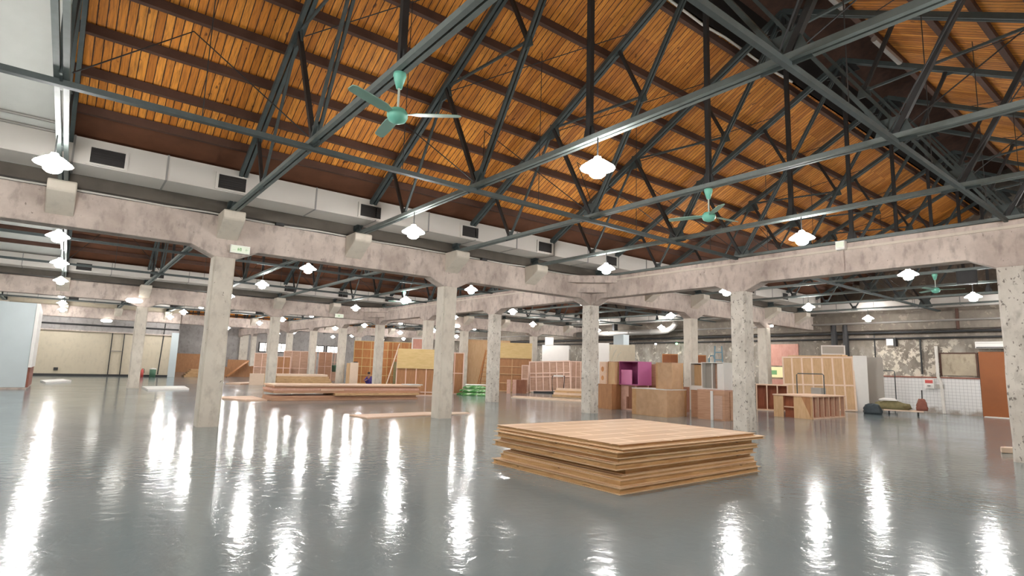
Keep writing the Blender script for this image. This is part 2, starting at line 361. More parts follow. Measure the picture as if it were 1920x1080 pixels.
# ------------------------------------------------------------------ roof trusses (local: y from 0 to NW, x = truss plane)
def make_truss():
    t = thing('roof_truss', 'tmp', 'truss', (0, 0, 0), 0)
    zc = 5.13; zr = lambda d: 5.14+RISE*d; H = NW/2
    def dbl(p, q, w=.066, h=.08, gap=.032):
        m = MB()
        for s in (-1, 1):
            o = Vector((s*(gap/2+w/2), 0, 0)); m.bar(Vector(p)+o, Vector(q)+o, w, h)
        return m
    dbl((0, .1, zc), (0, NW-.1, zc)).build('bottom_chord', 'steel_light', t)
    MB().bar((0, H, zc), (0, H, zr(H)), .085, .085, (1, 0, 0)).build('king_post', 'steel_dark', t)
    for s in (0, 1):
        Y = (lambda d: d) if s == 0 else (lambda d: NW-d)
        dbl((0, Y(.1), zr(.1)), (0, Y(H), zr(H)), .072, .11).build('top_chord', 'steel', t)
        N1, N2 = 3.17, 6.27
        r1, r2, r3 = 2.45, 4.88, 7.08; dm = 7.75; zd = zc+(zr(H)-zc)*(dm-N2)/(H-N2)
        dbl((0, Y(N2), zc), (0, Y(H), zr(H)-.05), .048, .06).build('web_tie', 'steel', t)
        MB().bar((0, Y(N2), zc), (0, Y(r2), zr(r2)), .08, .08).build('web_strut', 'steel_dark', t)
        MB().bar((0, Y(N1), zc), (0, Y(r1), zr(r1)), .065, .065).build('web_strut', 'steel_dark', t)
        MB().bar((0, Y(N1), zc), (0, Y(r2), zr(r2)), .05, .05).build('web_tie', 'steel', t)
        MB().bar((0, Y(dm), zd), (0, Y(r3), zr(r3)), .07, .07).build('web_strut', 'steel_dark', t)
        MB().bar((0, Y(dm), zd), (0, Y(r2), zr(r2)), .045, .045).build('web_tie', 'steel', t)
        def plate(y, z, a, b): MB().prism([(y-a, z-b), (y+a, z-b), (y+a*.5, z+b), (y-a*.5, z+b)], 'x', -.015, .015).build('gusset_plate', 'steel', t)
        plate(Y(N2), zc+.12, .3, .2); plate(Y(N1), zc+.06, .16, .12); plate(Y(r2), zr(r2)-.08, .24, .2); plate(Y(r1), zr(r1)-.04, .14, .12); plate(Y(dm), zd, .14, .14); plate(Y(r3), zr(r3)-.04, .12, .1)
        plate(Y(.35), 5.28, .3, .14)
    MB().prism([(H-.42, zr(H)-.42), (H+.42, zr(H)-.42), (H+.2, zr(H)), (H-.2, zr(H))], 'x', -.015, .015).build('ridge_gusset', 'steel_dark', t)
    MB().prism([(H-.14, zc-.02), (H+.14, zc-.02), (H+.08, zc+.22), (H-.08, zc+.22)], 'x', -.015, .015).build('gusset_plate', 'steel_dark', t)
    return t
proto = None
for hi, (ya, hn) in enumerate(halls):
    ks = range(-7, 6) if hi < 3 else range(-2, 6)
    for n, k in enumerate(ks):
        rel = 'over the concrete crossbeam' if k == 0 else (f'{ordn[abs(k)-1]} before the concrete crossbeam' if k < 0 else f'{ordn[k-1]} beyond the concrete crossbeam')
        lab = f'grey green steel roof truss of the {hn} hall, {rel}'
        if proto is None:
            proto = make_truss(); proto.location = (k*T/2, ya, 0); proto['label'] = lab; proto['group'] = f'steel trusses of the {hn} hall'
        else: dup(proto, (k*T/2, ya, 0), lab, group=f'steel trusses of the {hn} hall')
    for s, d in (('right', 6.23), ('left', NW-6.23)):
        xa = X0 if hi < 3 else -8.7
        m = MB(); m.bar((xa, ya+d, 5.045), (X1, ya+d, 5.045), .10 if s == 'left' else .065, .08)
        tag(m.build('tie_beam', 'steel'), f'long grey steel tie crossing under the trusses, {s} third of the {hn} hall', 'beam', 'long steel ties')
    # thin bracing rods between trusses under the slopes
    if hi < 2:
        for n, k in enumerate(range(-5, 5)):
            xa = k*T/2
            for s in (0, 1):
                if hi == 1 and s == 0: continue
                Y = (lambda d: ya+d) if s == 0 else (lambda d: ya+NW-d)
                m = MB()
                m.tube([(xa+.1, Y(6.3), 5.2), (xa+T/4, Y(4.1), roof_z(4.1)-.2)], .011, 5)
                m.tube([(xa+T/2-.1, Y(6.3), 5.2), (xa+T/4, Y(4.1), roof_z(4.1)-.2)], .011, 5)
                m.tube([(xa+.1, Y(4.9), roof_z(4.9)-.4), (xa+T/2-.1, Y(7.4), roof_z(7.4)-.3)], .011, 5)
                m.tube([(xa+T/4, Y(6.25), 5.06), (xa+T/4, Y(6.25), roof_z(6.25)-.2)], .008, 5)
                tag(m.build('bracing_rod', 'steel_dark'), f'thin bracing rods, {hn} hall {("right", "left")[s]} slope, {ordn[n]} bay from the near end', 'rod', f'thin bracing rods of the {hn} hall')

# ------------------------------------------------------------------ air ducts along the eaves
def duct(y, s, label, vents, xa=X0, xe=16.7):
    t = thing('air_duct', label, 'duct', (0, 0, 0))
    P = lambda d, z: (y+s*d, z)
    MB().prism([P(.38, 5.38), P(1.3, 5.38), P(1.3, 5.93), P(1.0, 5.93), P(.38, 5.6)], 'x', xa, xe).build('duct_body', 'duct_paint', t)
    x = xa+1.2
    while x < xe:
        MB().prism([P(.37, 5.37), P(1.315, 5.37), P(1.315, 5.94), P(1.0, 5.94), P(.37, 5.61)], 'x', x, x+.035).build('duct_flange', 'duct_seam', t); x += 1.618
    for vx in vents:
        f = MB(); a, b = vx, vx+.58
        f0, f1 = sorted((y+s*1.29, y+s*1.335))
        f.box((a-.06, f0, 5.40), (b+.06, f1, 5.44)).box((a-.06, f0, 5.76), (b+.06, f1, 5.80)).box((a-.06, f0, 5.44), (a, f1, 5.76)).box((b, f0, 5.44), (b+.06, f1, 5.76))
        v = f.build('vent', 'duct_paint', t)
        g = MB(); f0, f1 = sorted((y+s*1.29, y+s*1.315)); g.box((a, f0, 5.44), (b, f1, 5.76))
        for q in range(6): g.bar((a, y+s*1.32, 5.47+.052*q), (b, y+s*1.32, 5.47+.052*q), .02, .012)
        g.build('grille', 'vent_dark', v)
duct(0, -1, 'white rectangular air duct with black grilles along the left front eave', [-22.5, -19.2, -15.8, -13.45, -10.05, -6.85, -3.85, -.6, 2.6, 5.9, 9.1, 12.4])
duct(NW, -1, 'white air duct with black grilles along the left eave of the second hall', [-22.5, -19.2, -15.8, -12.9, -9.7, -6.5, -3.4, -.4, 2.8, 6., 9.2, 12.4])
duct(NW, 1, 'white air duct on the far side of the second column row', [-16, -12.8, -9.7, -6.5, -3.4])
duct(2*NW, -1, 'white air duct high above the cream wall', [-16, -12.8, -9.7, -6.5, -3.4])
duct(-NW, 1, 'white air duct along the right hand eave', [-16, -12.8, -9.7, -6.5, -3.4, 0, 3.2, 6.4])
t = thing('air_duct', 'pale air duct running across the hall before the end wall', 'duct')
MB().box((16.75, -17, 5.13), (17.5, 36, 5.52)).build('duct_body', 'duct_paint', t)
for k in range(29): MB().box((16.74, -16.5+k*1.8, 5.12), (17.51, -16.46+k*1.8, 5.53)).build('duct_flange', 'duct_seam', t)
for y, s in ((0, 'front'), (NW, 'second')):
    struct('trim_'+str(6+int(y > 1)), MB().box((X0, y-.3, 5.12), (X1, y+.3, 5.46)), 'valley_dark', f'dark valley gutter over the {s} long beam', 'gutter')
# ------------------------------------------------------------------ pendant lamps
def make_lamp():
    t = thing('pendant_lamp', 'tmp', 'lamp', (0, 0, 0))
    MB().lathe([(.02, .19), (.05, .18), (.07, .135), (.12, .115), (.255, .016), (.255, .012), (.05, .03)], 16).build('lamp_shade', 'shade_uplight', t, True)
    MB().lathe([(.05, .028), (.25, .010), (.268, .004), (.262, -.006), (.19, -.022), (.12, -.028), (.05, -.03)], 16).build('reflector', 'reflector_glow', t, True)
    MB().lathe([(.05, -.029), (.115, -.032), (.13, -.06), (.12, -.10), (.085, -.13), (.04, -.145), (.01, -.148)], 12).build('bulb', 'bulb_glow', t, True)
    MB().tube([(0, 0, .19), (0, 0, .50)], .012, 6).build('stem', 'cable_black', t)
    return t
LZ = 4.6
lx = [k*T/2-.06 for k in (-7, -5, -3, -1, 1, 3, 5)]
rows = [(-15.2, 'front', 'right'), (-9.58, 'front', 'middle'), (-3.82, 'front', 'left'), (3.4, 'second', 'right'), (8.95, 'second', 'middle'), (14.9, 'second', 'left'),
        (22.1, 'third', 'right'), (28.5, 'third', 'middle'), (34.9, 'third', 'left'), (40.8, 'farthest', 'right'), (46.7, 'farthest', 'middle'), (52.6, 'farthest', 'left')]
lamp_lab = {(2, 1): 'largest brightest pendant lamp, high in the middle of the roof', (1, 2): 'bright pendant lamp at far left under the white duct', (2, 2): 'pendant lamp left of centre hanging before the white duct',
 (3, 2): 'pendant lamp right above the corner column', (3, 1): 'bright pendant lamp right of centre just above the crossbeam', (4, 1): 'pendant lamp under the right part of the crossbeam',
 (5, 1): 'pendant lamp beyond the crossbeam nearest the broad right column', (4, 2): 'pendant lamp just left of the head of the chipped column', (5, 2): 'pendant lamp above the leaning tan panels',
 (6, 2): 'small pendant lamp close to the end wall', (1, 3): 'upper of the pendant lamps in a vertical line at far left', (1, 4): 'second lamp down in the vertical line at far left', (1, 5): 'third lamp down in the vertical line at far left',
 (2, 4): 'pendant lamp right of the nearest column, lower of two', (2, 3): 'pendant lamp right of the nearest column, upper of two', (3, 3): 'pendant lamp just right of the column head left of centre',
 (3, 4): 'pendant lamp above the yellow plywood board', (3, 5): 'pendant lamp above the long timber stack, left of the two'}
lamp = None
for ri, (y, hn, rn) in enumerate(rows):
    for xi, x in enumerate(lx):
        if y > 38 and x < -8: continue
        k = xi-4
        rel = f'{ordn[k]} beyond the crossbeam' if k >= 0 else f'{ordn[-k-1]} before the crossbeam'
        lab = lamp_lab.get((xi, ri)) or f'lit pendant lamp of the {hn} hall, {rn} row, {rel}'
        if lamp is None: lamp = make_lamp(); lamp.location = (x, y, LZ); lamp['label'] = lab; lamp['group'] = 'pendant lamps of the hall'
        else: dup(lamp, (x, y, LZ), lab)
# ------------------------------------------------------------------ ceiling fans
def make_fan():
    t = thing('ceiling_fan', 'tmp', 'fan', (0, 0, 0))
    MB().lathe([(.012, 0), (.075, -.005), (.08, -.04), (.035, -.2), (.012, -.2)], 14).build('canopy', 'fan_green', t, True)
    MB().tube([(0, 0, -.18), (0, 0, -.50)], .014, 8).build('down_rod', 'fan_rod', t)
    MB().lathe([(.02, -.45), (.09, -.47), (.125, -.52), (.125, -.56), (.10, -.61), (.04, -.64), (.005, -.645)], 18).build('motor_housing', 'fan_green', t, True)
    for k in range(3):
        a = math.radians(40+120*k); c, s = math.cos(a), math.sin(a)
        def P(r, o, z): return (c*r-s*o, s*r+c*o, z)
        vs = []
        for r, wd in ((.10, .03), (.16, .04), (.24, .07), (.5, .07), (.72, .06), (.76, .035)):
            vs += [P(r, -wd, -.545), P(r, wd, -.52), P(r, wd, -.512), P(r, -wd, -.537)]
        fs = []
        for i in range(5):
            for q in range(4): fs.append((i*4+q, i*4+(q+1) % 4, i*4+4+(q+1) % 4, i*4+4+q))
        fs += [(3, 2, 1, 0), (20, 21, 22, 23)]
        MB().add(vs, fs).build('fan_blade', 'fan_blade_green', t)
    return t
fan = make_fan(); fan.location = (-12.95, -9.33, 5.08); fan.rotation_euler = (0, 0, math.radians(-78)); fan['label'] = 'near turquoise ceiling fan hanging from the roof truss, three blades'; fan['group'] = 'green ceiling fans'
dup(fan, (-6.474, -9.33, 5.08), 'small pale green ceiling fan above the middle of the crossbeam', math.radians(-50))
dup(fan, (6.474, -9.33, 5.08), 'tiny green ceiling fan seen under the right crossbeam', math.radians(10))
dup(fan, (-3.2, 9.33, 5.08), 'green ceiling fan in the second hall, mostly hidden by the long beam', math.radians(10))
# ------------------------------------------------------------------ near stack of hollow panels
def panel_board(label, x, y, z, w, d, h, rz, lip, top=False, group='hollow panels in the near stack'):
    t = thing('hollow_panel', label, 'panel', (x, y, z), rz, group)
    s = .010
    o = [random.uniform(-.012, .012) for _ in range(4)]
    MB().box((-w/2, -d/2, 0), (w/2, d/2, s)).build('face_sheet', 'panel_skin', t)
    MB().box((-w/2+lip, -d/2+lip, s), (w/2-lip, d/2-lip, h-s)).build('core_frame', 'panel_core', t)
    MB().box((-w/2+o[0], -d/2+o[1], h-s), (w/2+o[2], d/2+o[3], h)).build('face_sheet', 'panel_top' if top else 'panel_skin', t)
    return t
CX, CY = -8.16, -8.78
spec = [(.02, .03, 3.56, 2.80, .085, .5), (.05, .0, 3.42, 2.66, .08, -.3), (.06, .0, 3.38, 2.60, .05, .3), (.12, .0, 3.36, 2.56, .085, .9), (-.02, .03, 3.52, 2.74, .085, .1),
        (.06, .0, 3.46, 2.66, .06, -.5), (-.01, .02, 3.50, 2.72, .085, .3), (.10, -.03, 3.64, 2.76, .045, .1), (.01, .02, 3.46, 2.70, .05, .3)]
lips = [(.012, .03), (.012, .015), (.02, .01), (.03, .05), (.02, .04), (.02, .01), (.01, .05), (.02, .03), (.015, .02)]
pos = ['lowest, broad', 'second from the floor', 'third from the floor, thinner', 'middle one set back', 'fourth from the top', 'third below the top sheet pair', 'third from the top', 'second from the top, overhanging at right', 'topmost, with faint ribs on its face']
z = .0
for k, (dx, dy, wd, dp, h, a) in enumerate(spec):
    panel_board(f'pale plywood hollow panel in the near stack, {pos[k]}', CX+dx, CY+dy, z, wd, dp, h, math.radians(a), lips[k][1], k == 8)
    z += h+.0008
# ------------------------------------------------------------------ generic builders
VD = lambda deg: math.radians(deg-90)
def sheet(name, label, cat, x, y, w, h, th, deg, mat, z=0, lean=0., group=None, roll=0., bev=0.):
    o = MB().box((-w/2, 0, 0), (w/2, th, h)).build(name, mat, bevel=bev)
    o.location = (x, y, z); o.rotation_euler = (-lean, roll, VD(deg)); return tag(o, label, cat, group)
def frame_panel(label, x, y, w, h, nx, ny, deg, frame, back, z=0, lean=0., th=.06, bar=.05, group=None, roll=0., name='framed_panel', xs=None, zs=None):
    t = thing(name, label, 'panel', (x, y, z), 0, group); t.rotation_euler = (-lean, roll, VD(deg))
    m = MB().box((-w/2, 0, 0), (-w/2+bar, th, h)).box((w/2-bar, 0, 0), (w/2, th, h)).box((-w/2+bar, 0, 0), (w/2-bar, th, bar)).box((-w/2+bar, 0, h-bar), (w/2-bar, th, h))
    xs = xs or [-w/2+w*k/nx for k in range(1, nx)]; zs = zs or [h*k/ny for k in range(1, ny)]
    m.build('frame', frame, t)
    for u in xs: MB().box((u-bar/2, .002, bar), (u+bar/2, th-.002, h-bar)).build('upright', frame, t)
    for v in zs: MB().box((-w/2+bar, .004, v-bar/2), (w/2-bar, th-.004, v+bar/2)).build('cross_rail', frame, t)
    MB().box((-w/2+.01, th, .01), (w/2-.01, th+.012, h-.01)).build('backing_sheet', back, t)
    return t
def crate(label, x0, x1, y0, y1, z0, z1, mat, group='crates beside the corner column', open_side=None, inner=None, name='crate', th=.025, trim=None, film=False):
    t = thing(name, label, 'crate', ((x0+x1)/2, (y0+y1)/2, z0), 0, group)
    a, b, h = (x1-x0)/2, (y1-y0)/2, z1-z0
    sides = {'x-': ((-a, -b, 0), (-a+th, b, h)), 'x+': ((a-th, -b, 0), (a, b, h)), 'y-': ((-a+th, -b, 0), (a-th, -b+th, h)), 'y+': ((-a+th, b-th, 0), (a-th, b, h))}
    body = MB()
    for k, (p, q) in sides.items():
        if k != open_side: body.box(p, q)
    body.box((-a+th, -b+th, 0), (a-th, b-th, th)); body.build('crate_body', mat, t)
    MB().box((-a-.008, -b-.008, h-th), (a+.008, b+.008, h)).build('lid', trim or mat, t)
    if open_side:
        e = .035; f = MB()
        if open_side == 'x-':
            f.box((-a-.01, -b, 0), (-a+th, -b+e, h-th)).box((-a-.01, b-e, 0), (-a+th, b, h-th)).box((-a-.01, -b+e, 0), (-a+th, b-e, e))
        else:
            f.box((-a, -b-.01, 0), (-a+e, -b+th, h-th)).box((a-e, -b-.01, 0), (a, -b+th, h-th)).box((-a+e, -b-.01, 0), (a-e, -b+th, e))
        f.build('rim', trim or mat, t)
        if inner: MB().box((-a+th+.01, -b+th+.01, th), (a-th-.01, b-th-.01, th+.02)).build('floor_board', inner, t)
    if film:
        m = MB(); n = 14; rnd = random.Random(label)
        ring = []
        for k in range(n):
            u = k/n*4; s_ = int(u); f_ = u-s_
            c = [(-a, -b), (a, -b), (a, b), (-a, b), (-a, -b)]
            px = c[s_][0]+(c[s_+1][0]-c[s_][0])*f_; py = c[s_][1]+(c[s_+1][1]-c[s_][1])*f_
            ring.append((px, py))
        vs = []
        for zz in (0.01, h*.25, h*.5, h*.75, h+.015):
            for px, py in ring:
                g = 1+.018+rnd.uniform(0, .022); vs.append((px*g, py*g, zz))
        fs = [(i*n+k, i*n+(k+1) % n, (i+1)*n+(k+1) % n, (i+1)*n+k) for i in range(4) for k in range(n)]
        m.add(vs, fs).build('plastic_wrap', 'clear_film', t)
    return t
# ------------------------------------------------------------------ crates right of the corner column
crate('plain brown crate on the floor right of the corner column', 2.32, 3.1, .98, 1.75, 0, 1.03, 'ply_brown')
c2 = crate('low crate with pinkish side, between the plain brown and the film wrapped crate', 2.85, 3.65, .12, .94, 0, 1.03, 'ply_pink', trim='ply_pink')
MB().box((-.425, -.35, .06), (-.402, -.02, .98)).build('dark_board', 'ply_dark', c2)
MB().box((-.425, .0, .06), (-.402, .1, .55)).build('dark_board', 'ply_dark', c2)
crate('large crate wrapped in shiny clear film, nearest of the lower row', 1.42, 2.6, -2.45, -.85, 0, .98, 'card', film=True, trim='white_paint')
crate('narrow brown crate between the film wrapped crate and the striped crate', 2.72, 3.4, -3.1, -2.56, 0, .98, 'timber_pink')
c5 = crate('pinkish brown crate with white strip, standing left of the chipped column', 2.25, 3.5, -4.22, -3.16, 0, 1.04, 'timber_pink', trim='ply_pink')
MB().box((-.655, -.1, .0), (-.63, .0, 1.0)).build('white_strip', 'white_paint', c5)
MB().box((-.66, -.45, .05), (-.632, -.12, .85)).build('hanging_film', 'clear_film', c5)
MB().box((-.3, -.555, .03), (.3, -.535, .98)).build('side_board', 'timber_pink', c5)
h = thing('hole_box', 'upper box with round cut holes beside the corner column', 'crate', (2.62, 1.55, 1.03), 0, 'crates beside the corner column')
m = MB(); m.box((-.25, -.18, 0), (.25, .18, .93)); m.build('box_body', 'bare_pine', h)
for zz, r in ((.25, .09), (.62, .1)):
    MB().prism([(r*.75*math.cos(k*.524), zz+r*1.1*math.sin(k*.524)) for k in range(12)], 'x', -.262, -.245).build('round_hole', 'ply_orange', h)
    MB().prism([(r*.75*math.cos(k*.524), zz+.3+r*.8*math.sin(k*.524)) for k in range(12)], 'x', -.262, -.245) if False else None
crate('upper brown crate between the box with holes and the magenta crate', 2.5, 3.1, .98, 1.36, 1.03, 1.98, 'ply_tan', trim='timber_pink')
cm = crate('bright magenta open crate on top of the others', 2.72, 3.55, -.1, .93, 1.03, 2.0, 'magenta_paint', open_side='x-', trim='magenta_paint')
MB().box((-.36, -.12, .03), (-.32, .46, .62)).build('inner_board', 'magenta_light', cm)
crate('upper reddish brown crate right of the magenta crate', 3.9, 4.7, -.4, .55, 1.03, 1.93, 'timber_pink', name='crate')
crate('grey film covered box behind the film wrapped upper crate', 3.72, 4.2, -1.05, -.5, 1.03, 1.9, 'grey_paint', film=True)
tag(MB().box((3.7, -1.1, 0), (4.75, .6, 1.025)).build('low_platform', 'ply_dark'), 'low dark platform hidden under the reddish upper crate', 'platform')
crate('tan upper crate in clear film on the large wrapped crate', 1.75, 2.45, -2.42, -1.72, .985, 1.95, 'card', film=True)
ca = crate('white edged open upper crate with tan inside', 2.72, 3.4, -3.1, -2.54, .985, 1.98, 'white_paint', open_side='x-', trim='white_paint')
MB().prism([(-.25, .05), (.25, .05), (.25, .93), (-.25, .93)], 'x', -.12, -.09).build('back_board', 'ply_tan', ca); MB().box((-.33, -.25, .03), (-.12, .25, .16)).build('sill_board', 'white_paint', ca)
cb = crate('white edged open upper crate with brown divider, nearest the chipped column', 2.45, 3.35, -4.1, -3.2, 1.045, 2.0, 'white_paint', open_side='x-', trim='white_paint')
MB().box((-.25, -.14, .03), (-.2, .02, .92)).build('divider', 'board_pink', cb); MB().box((-.40, .03, .03), (.3, .07, .92)).build('divider', 'white_paint', cb); MB().box((-.22, .08, .03), (-.19, .42, .92)).build('back_board', 'grey_paint', cb); MB().box((-.40, -.42, .03), (-.36, -.15, .92)).build('front_board', 'white_paint', cb)
sheet('white_board', 'tall white panel standing behind the box with holes', 'panel', 4.0, 3.0, .5, 2.86, .06, 43, 'white_paint', group='white panels')
for k in range(4):
    o = MB().tube([(0, 0, 0), (.0, .05, 1.0), (.06+.02*k, .12, 2.0), (.19+.03*k, .1, 2.55-.05*k), (.28+.05*k, .1, 2.9-.12*k)], .022, 6).build('bent_strip', 'silver')
    o.location = (5.7+.14*k, 4.75-.13*k, 0); o.rotation_euler = (0, 0, VD(42))
    tag(o, f'curved metallic strip leaning behind the magenta crate, {ordn[k]} from left', 'strip', 'curved strips')
sheet('white_board', 'greyish white panel behind the curved strips', 'panel', 7.1, 4.7, 1.5, 2.95, .06, 42, 'wall_cream', group='white panels')
for nm, x, y, w_, z0, z1, lab in (('cupboard_panel', 7.84, 2.14, .75, 1.9, 2.5, 'orange brown cupboard top left of the column behind the crates'), ('cupboard_panel', 9.75, 1.72, .6, 1.9, 2.52, 'orange brown cupboard top right of the column behind the crates')):
    tag_ = thing('cupboard', lab, 'cupboard', (x, y, 0), VD(36), 'orange brown cupboards')
    MB().box((-w_/2, 0, 0), (w_/2, .5, z1)).build('carcass', 'ply_orange', tag_); MB().box((-w_/2+.03, -.02, .1), (-.005, 0, z1-.04)).build('door', 'orange_door', tag_); MB().box((.005, -.02, .1), (w_/2-.03, 0, z1-.04)).build('door', 'orange_door', tag_)
t = thing('step_ladder', 'blue metal ladder folded behind the chipped column', 'ladder', (10.2, .95, 0), VD(32))
for s in (-1, 1): MB().bar((s*.28, 0, 0), (s*.16, .18, 3.0), .09, .06).build('rail', 'blue_metal', t)
for k in range(7): MB().bar((-.27+.016*k, .025*k, .4+.38*k), (.27-.016*k, .025*k, .4+.38*k), .09, .05).build('rung', 'blue_metal', t)
MB().tube([(-.45, 0, 2.0), (-.45, 0, 2.35), (-.38, 0, 2.5), (-.25, 0, 2.5), (-.18, 0, 2.35), (-.18, 0, 2.0)], .035, 8).build('hoop', 'blue_metal', t)
# ------------------------------------------------------------------ shelf, counter and panels at right
t = thing('shelf_unit', 'low open shelf with four dark compartments right of the chipped column', 'shelf', (10.05, -1.85, 0), VD(28))
MB().box((-.68, .02, 0), (.68, .5, .05)).box((-.68, .02, 1.14), (.68, .5, 1.2)).box((-.68, .48, .05), (.68, .5, 1.14)).build('carcass', 'bare_pine', t)
for u in (-.66, -.22, .22, .64): MB().box((u-.025, .02, .05), (u+.025, .47, 1.14)).build('divider', 'bare_pine', t)
for u in (-.44, 0, .43): MB().box((u-.19, .44, .05), (u+.19, .478, 1.14)).build('back_panel', 'ply_red', t)
t = thing('counter', 'pine counter with open compartments standing before the leaning tan panels', 'counter', (0, 0, 0))
MB().box((6.7, -5.15, .83), (9.65, -3.6, .88)).build('counter_top', 'bare_pine', t)
MB().box((6.74, -4.0, 0), (6.79, -3.62, .83)).build('side_board', 'ply_tan', t)
MB().box((6.9, -4.42, .0), (6.94, -4.0, .83)).build('recess_board', 'ply_red', t); MB().box((6.8, -4.42, .38), (6.9, -4.0, .42)).build('shelf_board', 'bare_pine', t)
MB().box((6.74, -5.1, 0), (6.79, -4.42, .83)).build('side_board', 'ply_tan', t)
MB().prism([(-4.72, .83), (-5.06, .05), (-5.06, .83)], 'x', 6.725, 6.74).build('wedge_board', 'ply_brown', t)
for k in range(7):
    x = 6.79+.46*k; MB().box((x, -5.12, 0), (x+.04, -4.98, .83)).build('divider', 'bare_pine', t)
MB().box((6.8, -5.11, 0), (9.6, -4.6, .05)).build('bottom_board', 'bare_pine', t); MB().box((6.84, -4.93, .05), (9.55, -4.9, .83)).build('back_panel', 'ply_red', t)
def trolley(label, x, y, deg, w, hh, mat='steel', deck='steel_dark', z0=.0):
    t = thing('platform_trolley', label, 'trolley', (x, y, 0), VD(deg), 'platform trolleys')
    MB().box((-w/2, 0, .16), (w/2, .9, .22)).build('deck', deck, t)
    MB().tube([(-w/2+.03, .04, .2), (-w/2+.03, .04, hh-.05), (-w/2+.08, .04, hh), (w/2-.08, .04, hh), (w/2-.03, .04, hh-.05), (w/2-.03, .04, .2)], .022, 8).build('push_handle', mat, t)
    for sx in (-1, 1):
        for yy in (.12, .78): MB().tube([(sx*(w/2-.1)-.02, yy, .08), (sx*(w/2-.1)+.02, yy, .08)], .08, 10).build('wheel', 'cable_black', t)
    return t
trolley('platform trolley with tall metal hoop behind the pine counter', 10.47, -3.39, 24, 1.13, 1.73)
tag(MB().box((10.5, -3.75, .225), (11.0, -3.3, 1.12)).build('storage_box', 'magenta_paint') if False else MB().box((10.75, -3.72, .225), (11.2, -3.28, 1.12)).build('storage_box', 'grey_paint'), 'grey box on the trolley behind the counter', 'box')
for k in range(4):
    d = .16*k
    frame_panel(f'large tan panel leaning in the group behind the counter, {["front", "second", "third", "rear"][k]} one', 13.58, -2.40, 3.15, 2.62, 7, 2, 27, 'pale_pine', 'ply_tan', lean=math.radians(6), th=.04, bar=.075, group='large tan panels leaning behind the counter', roll=math.radians(-1.0+.8*k), zs=[1.22+.02*k]) if k == 0 else \
    sheet('tan_panel', f'large tan panel leaning in the group behind the counter, {["front", "second", "third", "rear"][k]} one', 'panel', 13.85+.2*k, -2.42+.05*k-.08*k, 3.2, 2.64+.015*k, .045, 27, 'ply_tan', lean=math.radians(5), group='large tan panels leaning behind the counter')
sheet('white_board', 'narrow upright white panel at the right end of the tan panels', 'panel', 14.55, -3.92, .58, 2.68, .06, 21, 'white_paint', group='white panels')
sheet('grey_board', 'grey door sized panel right of the narrow white panel', 'panel', 15.5, -4.12, .86, 2.64, .06, 20, 'grey_paint')
t = thing('display_box', 'white framed box standing on top of the tan panels', 'box', (15.2, -2.45, 2.75), VD(23))
MB().box((-.52, 0, 0), (.52, .3, .46)).build('box_body', 'grey_paint', t)
MB().box((-.54, -.02, 0), (-.48, 0, .48)).box((.48, -.02, 0), (.54, 0, .48)).box((-.48, -.02, .42), (.48, 0, .48)).box((-.48, -.02, 0), (.48, 0, .05)).build('rim', 'white_paint', t)
tag(MB().box((15.0, -2.95, 0), (15.65, -1.95, 2.745)).build('support_box', 'ply_tan'), 'tan box standing behind the leaning panels, white framed box on it', 'box')
trolley('platform trolley with tall hoop before the tiled wall', 16.7, -4.3, 19, .74, 2.02)
t = thing('hand_cart', 'low cart loaded with an olive tarpaulin before the tiled wall', 'cart', (14.41, -5.66, 0), VD(18))
MB().box((-.75, 0, .17), (.75, .8, .23)).build('deck', 'pale_pine', t)
for sx in (-1, 1):
    for yy in (.1, .7): MB().tube([(sx*.55-.03, yy, .085), (sx*.55+.03, yy, .085)], .085, 10).build('wheel', 'cable_black', t)
MB().tube([(.72, .4, .2), (.74, .4, 1.15)], .025, 8).build('push_handle', 'steel_dark', t)
def lump(name, label, cat, loc, size, mat, seed, rz=0, n=14, amp=.18, parent=None):
    rnd = random.Random(seed); vs = []; fs = []; rings = 7
    for i in range(rings):
        ph = math.pi/2*i/(rings-1)
        for k in range(n):
            a = 2*math.pi*k/n; r = (math.cos(ph)**.55)*(1+rnd.uniform(-amp, amp)*(i > 0))
            c_, s_ = math.cos(a), math.sin(a); q = (abs(c_)**4+abs(s_)**4)**.25
            vs.append((size[0]/2*r*c_/q, size[1]/2*r*s_/q, size[2]*math.sin(ph)*(1+rnd.uniform(-amp, amp)*.6*(0 < i))))
    for i in range(rings-1):
        for k in range(n): fs.append((i*n+k, i*n+(k+1) % n, (i+1)*n+(k+1) % n, (i+1)*n+k))
    fs.append(tuple(range(n-1, -1, -1))); fs.append(tuple((rings-1)*n+k for k in range(n)))
    o = MB().add(vs, fs).build(name, mat, parent, True); o.location = loc; o.rotation_euler = (0, 0, rz)
    return tag(o, label, cat) if label else o
lump('tarpaulin', 'olive tarpaulin heaped on the low cart', 'tarpaulin', (14.62, -5.12, .235), (1.35, .7, .36), 'tarp_olive', 3, VD(18), 18, .3)
lump('white_sheet', 'crumpled white sheet on top of the olive tarpaulin', 'sheet', (14.5, -5.05, .61), (.7, .4, .12), 'white_paint', 8, VD(18))
lump('red_bundle', 'reddish bundle at the right end of the low cart', 'bundle', (14.85, -6.25, .24), (.42, .4, .5), 'rust_red', 11, VD(18))
lump('tool_bag', 'dark tool bag on the floor left of the low cart', 'bag', (13.45, -4.75, 0), (.7, .5, .45), 'dark_bag', 5, VD(19))
